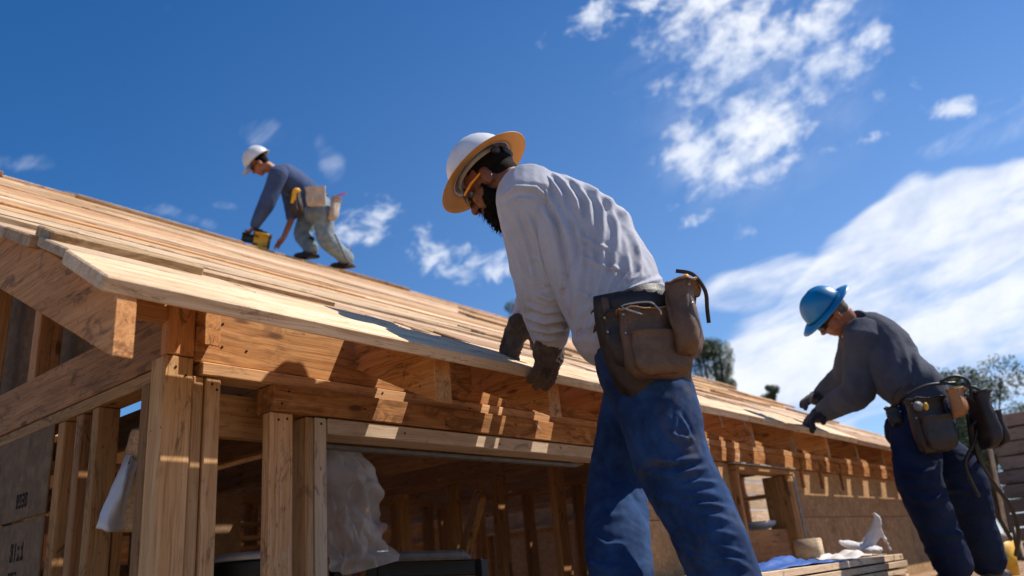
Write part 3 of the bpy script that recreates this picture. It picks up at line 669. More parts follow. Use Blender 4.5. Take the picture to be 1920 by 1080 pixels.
def torso_rings(spec, lat):
    """spec: (centre, half width, half depth); ring planes follow the spine"""
    cs = [Vector(s_[0]) for s_ in spec]; out = []
    for i, (c, a, b, *rest) in enumerate(spec):
        L = Vector(rest[0]) if rest else Vector(lat)
        ax = (cs[min(i+1, len(cs)-1)]-cs[max(i-1, 0)]).normalized(); s2 = (L-ax*L.dot(ax)).normalized(); out.append((cs[i], s2, a, ax.cross(s2), b))
    o2 = []
    n_ = len(out)
    for i in range(n_-1):
        p0, p1, p2, p3 = out[max(i-1, 0)], out[i], out[i+1], out[min(i+2, n_-1)]
        for j in range(4):
            t = j/4; f = lambda a, b, c, d: .5*((2*b)+(c-a)*t+(2*a-5*b+4*c-d)*t*t+(3*b-a-3*c+d)*t**3)
            o2.append((f(p0[0], p1[0], p2[0], p3[0]), (p1[1]*(1-t)+p2[1]*t).normalized(), f(p0[2], p1[2], p2[2], p3[2]), (p1[3]*(1-t)+p2[3]*t).normalized(), f(p0[4], p1[4], p2[4], p3[4])))
    o2.append(out[-1]); return o2
def capped(rings, k0=.75, k1=.75):
    def c(r, d, m_):
        return [(r[0]+d*m_*math.sin(a), r[1], r[2]*math.cos(a), r[3], r[4]*math.cos(a)) for a in (rad(78), rad(50), rad(25))]
    d0 = (rings[0][0]-rings[1][0]).normalized(); d1 = (rings[-1][0]-rings[-2][0]).normalized()
    return c(rings[0], d0, rings[0][4]*k0)+rings+c(rings[-1], d1, rings[-1][4]*k1)[::-1]
def boot(bm, ankle, toe, s=1.0, z=None):
    d = Vector(toe); d.z = 0; d.normalize(); lat = d.cross(UPV); zz = z if z is not None else ankle.z-.085*s
    b = Vector((ankle.x, ankle.y, zz))
    R_ = Matrix((d, lat, UPV)).transposed()
    ell(bm, b+d*.02*s+UPV*.055*s, (.085*s, .047*s, .052*s), R_, 3); ell(bm, b+d*.12*s+UPV*.035*s, (.075*s, .050*s, .036*s), R_, 3)
    loft(bm, [ (b+d*.045*s+UPV*h, d, .145*s, lat, .050*s) for h in (.0, .022*s)], 24, 2.6)
    tube(bm, [b+UPV*.06*s, b+UPV*.20*s], [.050*s, .056*s], 16)
def hat_shell(name, c, R_, s, m, parent, brim='full', under=None, h=.115, rw=.105, rl=.125):
    """hard hat: dome with ridges, brim all round or a front peak; local axes side/fwd/up in R_"""
    seg = 48; bm = bmesh.new(); T = Matrix.Translation(c) @ R_.to_4x4()
    prof = []
    for i in range(11):
        a = math.pi/2*i/10; prof.append((math.cos(a)**.86, math.sin(a)))
    rows = []
    for (k_, z) in prof[:-1]:
        row = []
        for j in range(seg):
            th = 2*math.pi*j/seg; x = math.cos(th)*rw*k_; y = math.sin(th)*rl*k_
            rid = 1+.055*math.exp(-((x/rw)/.14)**2)*(z > .15)+.032*math.exp(-(((abs(x)/rw)-.42)/.10)**2)*(z > .2)
            row.append(bm.verts.new(V(x*s, y*s, (z*h*rid)*s)))
        rows.append(row)
    for r0, r1 in zip(rows, rows[1:]):
        for j in range(seg): bm.faces.new((r0[j], r0[(j+1) % seg], r1[(j+1) % seg], r1[j]))
    top = bm.verts.new(V(0, 0, h*1.035*s))
    for j in range(seg): bm.faces.new((rows[-1][j], rows[-1][(j+1) % seg], top))
    bmesh.ops.transform(bm, matrix=T, verts=bm.verts)
    sh = fin('shell', bm, m, parent)
    so = sh.modifiers.new('s', 'SOLIDIFY'); so.thickness = .003*s; so.offset = -1
    # brim
    def brimr(th):
        fr = math.sin(th)
        if brim == 'full': return .052+.012*max(fr, 0)**2+.004*max(-fr, 0)
        return .010+.050*max(fr, 0)**3
    for nm, dz_, mm in (('brim', 0, under or m),):
        bm = bmesh.new(); rr = []
        for k_ in range(5):
            f = k_/4; row = []
            for j in range(seg):
                th = 2*math.pi*j/seg; b = brimr(th)*f; nx, ny = math.cos(th), math.sin(th)
                drp = -.020*f*f if brim == 'full' else -.022*f*max(ny, 0)
                edge = .004*(k_ == 4) if nm == 'brim' else 0
                row.append(bm.verts.new(V(nx*(rw+b)*s, ny*(rl+b)*s, (drp+dz_+.001+(.006*abs(nx)**2*f if brim == 'full' else 0))*s)))
            rr.append(row)
        for r0, r1 in zip(rr, rr[1:]):
            for j in range(seg): bm.faces.new((r0[j], r1[j], r1[(j+1) % seg], r0[(j+1) % seg]))
        bmesh.ops.transform(bm, matrix=T, verts=bm.verts)
        o = fin(nm, bm, mm, sh); so = o.modifiers.new('s', 'SOLIDIFY'); so.thickness = .003*s; so.offset = 0
    return sh
def band(name, rings, thick, m, parent, power=2.0):
    """strap shell round a body: rings are consecutive loft rings; open ended"""
    bm = bmesh.new(); loft(bm, rings, 40, power, cap=False); o = fin(name, bm, m, parent)
    so = o.modifiers.new('s', 'SOLIDIFY'); so.thickness = thick; so.offset = 1; return o
def pouch(name, c, out, up, wdt, hgt, dep, m, parent, pockets=1, flare=.12, seed=0, lean=0):
    """open-topped leather bag: c is the top centre next to the body, out the direction away from it"""
    out = out.normalized(); up = (up-out*up.dot(out)).normalized(); lat = up.cross(out)
    def body(wd, hg, dp, c0, off, nm, par, fl):
        bm = bmesh.new(); rings = []
        prof = [(-1.0, .55, .35), (-.97, .78, .68), (-.88, .93, .92), (-.7, 1.0, 1.05), (-.45, 1.0, 1.0), (-.2, .97, .93), (-.05, .98, 1.0), (0, 1.0+fl*.3, 1.0+fl)]
        for z, a, b in prof: rings.append((c0+up*z*hg+out*(off+dp*.5*b), lat, wd/2*a, out, dp/2*b))
        inner = [(r[0]-up*0.0, r[1], r[2]-.004, r[3], max(r[4]-.004, .003)) for r in rings[::-1]][:4]
        vs = loft(bm, rings+inner, 28, 3.2, cap=False)
        bm.faces.new(list(reversed(vs[0]))); bm.faces.new(vs[-1])
        bmesh.ops.subdivide_edges(bm, edges=[e for e in bm.edges if e.calc_length() > .02], cuts=1, use_grid_fill=True)
        o = fin(nm, bm, m, par)
        a_, n_ = getco(o.data); dd = np.array([noise.noise(Vector(p)*22+V(seed, 0, 0))*.007+noise.noise(Vector(p)*55)*.002 for p in a_])
        setco(o.data, a_+n_*dd[:, None]); return o
    main = body(wdt, hgt, dep, c, 0, name, parent, flare)
    rim = []
    for i in range(33):
        th = 2*math.pi*i/32; cs, sn = math.cos(th), math.sin(th); e = 2/3.2; b = 1+flare
        q_ = c+out*(dep*.5*b)+lat*(math.copysign(abs(cs)**e, cs)*wdt/2*(1+flare*.3))+out*(math.copysign(abs(sn)**e, sn)*dep/2*b)
        rim.append(q_+up*(.004*math.sin(i*1.3)+.001))
    bm = bmesh.new(); tube(bm, rim, [.0028]*33, 6); fin('rim', bm, 'leathert' if m == 'leather' else m, main)
    if pockets:
        body(wdt*.84, hgt*.62, dep*.55, c-up*hgt*.36, dep*.82, 'front_pocket', main, .2)
    # stitched edge and rivets
    bm = bmesh.new()
    for k_ in (-1, 1):
        for z in (-.08, -.36): ell(bm, c+up*z*hgt+lat*k_*wdt*.47+out*dep*.9, (.005, .005, .005), None, 1)
    fin('rivets', bm, 'metal', main)
    return main
def hair_tufts(name, pts, m, parent, r=.0016):
    bm = bmesh.new()
    for p, d, L in pts:
        s_ = d.orthogonal().normalized(); t_ = d.cross(s_); e = p+d*L+V(random.uniform(-1, 1), random.uniform(-1, 1), random.uniform(-1, 1))*L*.3; mid = (p+e)/2+V(random.uniform(-1, 1), random.uniform(-1, 1), random.uniform(-1, 1))*L*.15
        prev = None
        for q, rr in ((p, r), (mid, r*.8)):
            ring = [bm.verts.new(q+(s_*math.cos(a)+t_*math.sin(a))*rr) for a in (0, 2.09, 4.19)]
            if prev:
                for i in range(3): bm.faces.new((prev[i], prev[(i+1) % 3], ring[(i+1) % 3], ring[i]))
            prev = ring
        tip = bm.verts.new(e)
        for i in range(3): bm.faces.new((prev[i], prev[(i+1) % 3], tip))
    return fin(name, bm, m, parent)

# ---------------------------------------------------------------- man 1
W1 = empty('person', (2.15, 1.1, DZ), 'bearded worker in pale grey shirt, blue trousers and white wide brimmed hard hat', 'person')
f1 = V(-.42, .91, 0).normalized(); l1 = V(-.91, -.42, 0).normalized()      # heading, left
pel = V(2.112, 1.172, .69)
shc = V(2.045, 1.455, 1.145)
shL = P(993, 374, 2.62); shR = shc*2-shL
elL = P(1020, 545, 2.62); wrL = P(1032, 632, 2.70)
elR = shR.lerp(P(985, 590, 2.88), .55)+V(.03, -.02, 0); wrR = P(985, 600, 2.87)
hipL = P(1203, 655, 2.40); hipR = hipL+V(.165, .075, 0)
knL = P(1262, 870, 2.24); anL = P(1420, 1180, 2.20); anL.z = DZ+.09
knR = P(1160, 905, 2.54); anR = V(2.02, 1.28, DZ+.09)
anL = V(2.075, .965, DZ+.09)
hc = P(922, 342, 2.74); hf = CR*-.66+CU*-.66-CB*.16; hu = CR*-.52+CU*.80-CB*.34
# body
bm = bmesh.new()
R1, q1 = head(bm, hc, hf, hu, 1.0)
neck0 = shc+V(-.03, .03, .05)
limb(bm, [(shc+V(0, -.02, 0), .075), (neck0, .064), (hc+R1 @ V(0, -.045, -.055), .060), (hc+R1 @ V(0, -.02, .0), .055)])
loft(bm, capped(torso_rings([(pel, .155, .105), (pel.lerp(shc, .35), .135, .10), (pel.lerp(shc, .7), .155, .11), (shc, .15, .08)], l1)), 20)
limb(bm, [(shL, .052), (elL, .042), (wrL, .028)]); limb(bm, [(shR, .052), (elR, .042), (wrR, .028)])
limb(bm, [(hipL, .08), (knL, .055), (anL, .04)]); limb(bm, [(hipR, .08), (knR, .055), (anR, .04)])
dL = V(-.05, .35, -.94); nL = V(-.3, .85, .3)
hand(bm, wrL, V(-.05, .22, -.97), V(.15, .9, .2), 1, 1.0, (24, 32, 22), .8)
hand(bm, wrR, V(-.50, .30, -.80), V(.35, .35, -.8), 1, .95, (22, 20, 12), .8)
boot(bm, anL, f1, .9, DZ); boot(bm, anR, f1, .9, DZ)
me = remesh(bm, .0075, 2); body1 = meshobj('body', me, 'skin', W1)
# ears, eyes
for k_ in (-1, 1):
    bm = bmesh.new(); ell(bm, q1(k_*.031, .076, .006), (.012, .012, .012), None, 2); fin('eye', bm, 'white', body1)
# hair under the hat and beard
bm = bmesh.new(); ell(bm, q1(0, -.020, .040), (.0775, .0955, .084), R1); ell(bm, q1(0, -.052, -.012), (.066, .052, .052), R1)
me = remesh(bm, .006, 2); a_, n_ = getco(me); loc = (a_-np.array(hc)) @ np.array(R1)
msk = ((loc[:, 1] > .012) & (loc[:, 2] < .045)) | ((loc[:, 2] < .004) & (loc[:, 1] > -.02)); setco(me, a_-n_*(msk*.018)[:, None])
hair = meshobj('hair', me, 'hair', body1)
bm = bmesh.new()
for c_, r_ in [((0, .050, -.092), (.054, .050, .040)), ((0, .056, -.128), (.043, .042, .042)), ((0, .060, -.160), (.028, .030, .034)), ((.050, .030, -.068), (.016, .032, .040)), ((-.050, .030, -.068), (.016, .032, .040)), ((.060, .022, -.034), (.008, .010, .03)), ((-.060, .022, -.034), (.008, .010, .03)), ((0, .090, -.050), (.030, .010, .008))]:
    ell(bm, q1(*c_), r_, R1, 3)
me = remesh(bm, .0055, 3); wrinkle(me, .0035, 70, seed=4); beard = meshobj('beard', me, 'hair', body1)
a_, n_ = getco(beard.data); ii = np.random.choice(len(a_), 1100)
hair_tufts('beard_strands', [(Vector(a_[i]), (Vector(n_[i])*.7+R1 @ V(0, .2, -.9)).normalized(), random.uniform(.008, .024)) for i in ii], 'hair', beard, .0011)
# shirt
bm = bmesh.new()
tr = torso_rings([(pel+V(-.03, .07, -.055), .158, .140), (pel+V(-.018, .048, -.005), .182, .160), (pel+V(-.014, .045, .055), .190, .162), (pel.lerp(shc, .38)+V(.005, -.015, .035), .196, .168), (pel.lerp(shc, .66)+V(.01, -.03, .05), .206, .168), (pel.lerp(shc, .90)+V(.01, -.02, .04), .205, .138), (shc+V(-.0, .01, .065), .160, .098), (neck0+V(-.012, .02, .030), .082, .074)], l1)
loft(bm, capped(tr, .5, .3), 28, 2.3)
limb(bm, [(shL.lerp(shc, .45)+V(0, 0, .0), .100), (shL.lerp(elL, .12), .085)], 20)
limb(bm, [(shR.lerp(shc, .30), .098), (shR, .096), (elR, .078), (elR.lerp(wrR, .6), .066), (wrR+V(.0, 0, .01), .050)], 20)
me = remesh(bm, .0048, 6)
wrinkle(me, .0014, 7, (1, 1, .45), 3); wrinkle(me, .0010, 24, (1, 1, .5), 8)
L_ = [([(985, 316), (1014, 336), (1030, 372), (1034, 392)], .008, 4), ([(1003, 316), (1034, 338), (1052, 366), (1060, 400)], .008, 4), ([(1028, 320), (1060, 344), (1080, 376), (1088, 410)], .009, 4.5),
      ([(1052, 326), (1086, 350), (1104, 380), (1108, 425)], .009, 5), ([(1080, 334), (1116, 362), (1130, 396), (1130, 450)], .010, 5), ([(1105, 346), (1142, 380), (1156, 420), (1158, 480)], .009, 5), ([(1130, 362), (1170, 404), (1190, 446), (1204, 500)], .010, 5.5), ([(1155, 384), (1196, 430), (1220, 476), (1232, 508)], .009, 5), ([(1184, 410), (1220, 450), (1240, 490)], .008, 4),
      ([(1020, 372), (1044, 420), (1056, 480), (1066, 560)], -.016, 6), ([(1046, 395), (1070, 450), (1080, 520), (1078, 590)], .009, 6), ([(1072, 400), (1090, 460), (1088, 540), (1072, 610)], .008, 5), ([(1100, 420), (1108, 480), (1098, 550), (1080, 620)], .008, 5), ([(1128, 445), (1132, 500), (1118, 550), (1096, 590)], .008, 5), ([(1152, 462), (1152, 515), (1134, 556)], .007, 5), ([(1176, 470), (1180, 510), (1156, 545)], .007, 4.5), ([(1200, 490), (1200, 512), (1180, 532)], .006, 4),
      ([(1090, 480), (1130, 500), (1170, 505)], .005, 4), ([(1085, 440), (1120, 462), (1150, 465)], .005, 4), ([(1080, 545), (1110, 560), (1140, 555)], .005, 4),
      ([(1092, 640), (1118, 590), (1180, 540), (1255, 516)], .010, 5), ([(1100, 620), (1130, 572), (1190, 532), (1240, 518)], -.008, 4)]
folds(me, L_)
shirt1 = meshobj('shirt', me, 'shirt', W1)
bm = bmesh.new(); limb(bm, [(shL.lerp(shc, .30)+V(0, 0, .01), .108), (shL, .112), (shL.lerp(elL, .45), .105), (elL, .094), (elL.lerp(wrL, .5), .082), (wrL+V(0, 0, .012), .066)], 20)
me = remesh(bm, .0048, 6); wrinkle(me, .0013, 8, (1, 1, .5), 6); wrinkle(me, .0010, 26, (1, 1, .6), 2)
folds(me, [([(940, 372), (968, 350), (1005, 352), (1030, 374)], .007, 3.5), ([(944, 388), (972, 372), (1006, 376)], .005, 3.5), ([(938, 400), (956, 450), (985, 530)], .008, 5), ([(962, 395), (982, 450), (1004, 540)], .007, 5), ([(985, 395), (1006, 450), (1022, 520)], .007, 4.5), ([(1008, 395), (1030, 440), (1042, 500)], .008, 5), ([(1026, 395), (1046, 440), (1056, 500)], .007, 4), ([(952, 490), (975, 540), (990, 600)], .007, 5), ([(1000, 480), (1030, 500), (1054, 498)], .005, 4), ([(990, 520), (1020, 540), (1062, 530)], -.006, 4),
          ([(1000, 548), (1030, 562), (1066, 552)], .007, 4), ([(985, 572), (1022, 586), (1066, 580)], .006, 4), ([(985, 592), (1022, 602), (1068, 594)], .010, 4), ([(988, 603), (1030, 612), (1068, 604)], -.010, 3.5), ([(990, 613), (1030, 620), (1066, 612)], .010, 3.5), ([(992, 623), (1030, 630), (1064, 622)], -.008, 3), ([(995, 632), (1030, 637), (1062, 630)], .007, 3), ([(1052, 440), (1064, 500), (1066, 560)], .006, 4)])
meshobj('sleeve', me, 'shirt', shirt1)
# drawn hem: shirt tail hanging in front
# trousers
bm = bmesh.new()
tr2 = torso_rings([(pel+V(.0, .0, -.16), .178, .135), (pel+V(0, 0, -.08), .180, .142), (pel+V(0, .01, 0), .178, .138), (pel+V(-.005, .028, .055), .172, .130)], l1)
loft(bm, capped(tr2, .6, .3), 28, 2.3)
limb(bm, [(hipL+V(.03, .03, -.02), .118), (hipL.lerp(knL, .45), .121), (knL, .109), (knL.lerp(anL, .4)+V(0, -.01, 0), .100), (knL.lerp(anL, .8), .094), (anL+UPV*.03, .090)], 22)
limb(bm, [(hipR+V(-.02, 0, -.02), .125), (hipR.lerp(knR, .5), .112), (knR, .098), (knR.lerp(anR, .45)+V(-.03, 0, 0), .098), (anR+UPV*.03, .088)], 22)
me = remesh(bm, .0052, 6)
wrinkle(me, .0022, 7, (1, 1, 1.5), 13); wrinkle(me, .0012, 22, (1, 1, 1.4), 31)
T_ = [([(1215, 861), (1260, 865), (1315, 858)], .010, 3.5), ([(1222, 872), (1270, 878), (1318, 872)], -.009, 4), ([(1262, 893), (1300, 882), (1330, 876)], .009, 4), ([(1275, 912), (1310, 903), (1345, 905)], .009, 4), ([(1285, 930), (1320, 925), (1352, 930)], .007, 4), ([(1298, 948), (1330, 945), (1362, 952)], .008, 4), ([(1310, 972), (1345, 970), (1374, 978)], .008, 4), ([(1322, 995), (1355, 998), (1384, 1006)], .007, 4), ([(1340, 1020), (1370, 1030), (1396, 1040)], .009, 4), ([(1352, 1045), (1385, 1055), (1408, 1068)], .008, 4),
      ([(1262, 826), (1266, 800), (1272, 776)], .007, 3), ([(1272, 776), (1286, 800), (1300, 830)], .007, 3), ([(1245, 812), (1272, 818), (1300, 826)], .009, 4), ([(1180, 900), (1215, 960), (1265, 1030)], .007, 5), ([(1195, 880), (1240, 888), (1275, 898)], .006, 5), ([(1150, 770), (1160, 850), (1185, 930)], .007, 5), ([(1188, 760), (1192, 820), (1205, 870)], .005, 4), ([(1225, 760), (1222, 800), (1228, 850)], .005, 4),
      ([(1125, 890), (1150, 915), (1180, 922)], .008, 5), ([(1105, 1000), (1135, 1022), (1170, 1022)], .010, 5), ([(1118, 950), (1145, 968), (1180, 965)], .008, 5), ([(1098, 1030), (1125, 1050), (1160, 1050)], -.008, 5), ([(1095, 1050), (1130, 1068), (1170, 1066)], .008, 5), ([(1235, 950), (1262, 1005), (1312, 1060)], .007, 5), ([(1290, 1040), (1340, 1050), (1390, 1048)], .008, 4), ([(1215, 930), (1260, 940), (1290, 960)], .006, 4), ([(1250, 985), (1290, 990), (1330, 1010)], .006, 4)]
folds(me, [(p_, a_*random.uniform(.45, .8), w_*random.uniform(.9, 1.6)) for p_, a_, w_ in T_])
meshobj('trousers', me, 'denim', W1)
# gloves
bm = bmesh.new()
limb(bm, [(wrL+V(0, -.01, .02), .043), (wrL, .044), (wrL+dL*.03, .044)], 16)
hand(bm, wrL+V(0, 0, .0), V(-.05, .22, -.97), V(.15, .9, .2), 1, 1.22, (22, 30, 22), 1.45)
me = remesh(bm, .0045, 2); wrinkle(me, .0028, 38, (1, 1, 2), 5); wrinkle(me, .001, 110, (1, 1, 1), 6); meshobj('glove', me, 'glove', W1)
bm = bmesh.new()
limb(bm, [(wrR+V(.02, 0, .02), .040), (wrR, .042), (wrR+V(-.03, .01, -.02), .042)], 16)
hand(bm, wrR, V(-.50, .30, -.80), V(.35, .35, -.8), 1, 1.12, (22, 20, 12), 1.35)
me = remesh(bm, .0045, 2); wrinkle(me, .0025, 38, (1, 1, 2), 9); meshobj('glove', me, 'glove', W1)
for a_, t_ in ((anL, f1), (anR, f1)):
    bm = bmesh.new(); boot(bm, a_, t_, 1.0, DZ); me = remesh(bm, .006, 2); meshobj('boot', me, 'leather', W1)
# hat
hatc = q1(0, -.006, .062)
tilt = Matrix.Rotation(rad(0), 3, 'X'); RH = R1 @ Matrix.Rotation(rad(0), 3, 'X')
hat1 = hat_shell('hard_hat', hatc, RH, 1.0, 'hat', W1, 'full', 'hatunder', h=.122, rw=.106, rl=.124); hat1.name = 'hard_hat'
bm = bmesh.new(); T = Matrix.Translation(hatc) @ RH.to_4x4()
loft(bm, [(V(0, 0, z), V(1, 0, 0), .085, V(0, 1, 0), .103) for z in (-.010, .010)], 36, cap=False); bmesh.ops.transform(bm, matrix=T, verts=bm.verts)
o = fin('headband', bm, 'white', hat1); so = o.modifiers.new('s', 'SOLIDIFY'); so.thickness = .004
bm = bmesh.new(); R_ = RH
ell(bm, hatc+RH @ V(-.0, -.104, -.026), (.042, .012, .014), RH, 3); ell(bm, hatc+RH @ V(-.058, -.082, -.020), (.026, .016, .014), RH, 2); fin('ratchet', bm, 'black', hat1)
# safety glasses: orange temple arms, dark lenses
def glasses(q, par, arm='orange', s=1.0):
    for k_ in (1, -1):
        bm = bmesh.new(); tube(bm, [q(k_*.081, -.012, .012), q(k_*.080, .045, .010), q(k_*.066, .088, .006)], [.0035*s, .0048*s, .005*s], 8, flat=1.0)
        o = fin('glasses_arm', bm, arm, par)
    for k_ in (-1, 1):
        bm = bmesh.new(); vs = []
        for j in range(9):
            a = rad(-8+j*9.5); x = math.sin(a)*.078; y = .052+math.cos(a)*.058
            vs.append([bm.verts.new(q(k_*x, y, z)) for z in (-.018 if j < 7 else -.010, .020)])
        for a, b in zip(vs, vs[1:]): bm.faces.new((a[0], b[0], b[1], a[1]))
        l = fin('lens', bm, 'lens', o); so = l.modifiers.new('s', 'SOLIDIFY'); so.thickness = .002
    return o
glasses(q1, W1)
# belts and bags
bd = [(r[0], r[1], r[2]+.010, r[3], r[4]+.010) for r in torso_rings([(pel+V(0, .012, .000), .182, .142), (pel+V(-.003, .020, .022), .181, .140), (pel+V(-.005, .028, .045), .180, .138)], l1)]
tb = band('tool_belt', bd, .006, 'leatherd', W1, 2.3)
bd = [(r[0], r[1], r[2]+.004, r[3], r[4]+.004) for r in torso_rings([(pel+V(-.004, .030, .055), .178, .136), (pel+V(-.006, .036, .082), .178, .136)], l1)]
sideout = V(-.80, -.62, .05)
main = pouch('pouch', P(1215, 590, 2.265), V(-.62, -.78, .0), V(.10, .12, 1), .200, .190, .058, 'leather', tb, 1, .1, 2)
pouch('pouch', P(1170, 590, 2.285), V(-.80, -.6, .0), V(.1, .18, 1), .13, .15, .05, 'leatherd', tb, 0, .2, 6)
pouch('pouch', P(1250, 548, 2.27), V(.38, -.92, .0), V(.0, .2, 1), .145, .20, .075, 'leather', tb, 0, .25, 9)
# backing flap of the bag, curved round the hip
bm = bmesh.new(); grid = []
for i in range(9):
    u = i/8; row = []
    for j in range(9):
        v = j/8; x = 1112+(1306-1112)*u; y = 556+(744-556)*v
        x += (1-u)*v*v*48-u*v*12; y += -math.sin(u*3.1)*14*(1-v)+(math.sin(u*3.1)*16-8)*v
        row.append(bm.verts.new(P(x, y, 2.300-.055*math.sin(u*2.6+.3)-.02*v)))
    grid.append(row)
for a, b in zip(grid, grid[1:]):
    for j in range(8): bm.faces.new((a[j], a[j+1], b[j+1], b[j]))
o = fin('bag_flap', bm, 'leatherd', tb); so = o.modifiers.new('s', 'SOLIDIFY'); so.thickness = .006
# straps
def strap(name, pts, wd, th, m, parent, nrm=None):
    bm = bmesh.new(); sp = smoothpath([(p, 0) for p in pts], 5); prev = None; pts_ = [p for p, _ in sp]
    for i, p in enumerate(pts_):
        d = (pts_[min(i+1, len(pts_)-1)]-pts_[max(i-1, 0)]).normalized(); nn = (nrm or -p).normalized(); s_ = d.cross(nn).normalized(); n2 = s_.cross(d)
        ring = [bm.verts.new(p+s_*a*wd/2+n2*b*th/2) for a, b in ((-1, -1), (1, -1), (1, 1), (-1, 1))]
        if prev:
            for k_ in range(4): bm.faces.new((prev[k_], prev[(k_+1) % 4], ring[(k_+1) % 4], ring[k_]))
        else: bm.faces.new(ring[::-1])
        prev = ring
    bm.faces.new(prev); return fin(name, bm, m, parent)
strap('strap', [P(1252, 545, 2.235), P(1262, 600, 2.17), P(1285, 640, 2.15), P(1300, 665, 2.16)], .020, .004, 'leather', tb)
strap('tool_loop', [P(1268, 508, 2.26), P(1300, 515, 2.22), P(1322, 545, 2.19), P(1326, 580, 2.19), P(1329, 605, 2.20)], .011, .005, 'leatherd', tb)
strap('tool_loop', [P(1205, 590, 2.18), P(1165, 574, 2.19), P(1215, 566, 2.18), P(1236, 580, 2.17), P(1240, 590, 2.17)], .005, .004, 'metal', tb)
strap('strap', [P(1120, 575, 2.30), P(1133, 560, 2.27), P(1140, 600, 2.24)], .02, .004, 'leather', tb)
# tools carried in the bags
t = empty('utility_knife', P(1275, 528, 2.21), 'yellow handled tool standing in the rear bag of the bearded worker', 'hand tool')
bm = bmesh.new(); tube(bm, [P(1262, 540, 2.215), P(1272, 530, 2.212), P(1286, 520, 2.208)], [.010, .0115, .010], 10); fin('handle', bm, 'yellow', t)
bm = bmesh.new(); tube(bm, [P(1262, 540, 2.215), P(1256, 552, 2.216)], [.007, .006], 8); fin('shank', bm, 'metal', t)
t = empty('tape_measure', P(1180, 590, 2.24), 'dark tape measure with blue face in the side bag of the bearded worker', 'tape measure')
bm = bmesh.new(); ell(bm, P(1184, 590, 2.235), (.032, .032, .026), None, 3); fin('case', bm, 'black', t)
bm = bmesh.new(); ell(bm, P(1181, 589, 2.21), (.015, .015, .012), None, 2); fin('face', bm, 'tarp', t)
bm = bmesh.new(); tube(bm, [P(1278, 548, 2.19), P(1276, 556, 2.19), P(1277, 590, 2.20)], [.005, .005, .004], 8); tag(fin('pencil', bm, 'tarp'), 'short blue marker beside the yellow handle in the rear bag', 'marker')
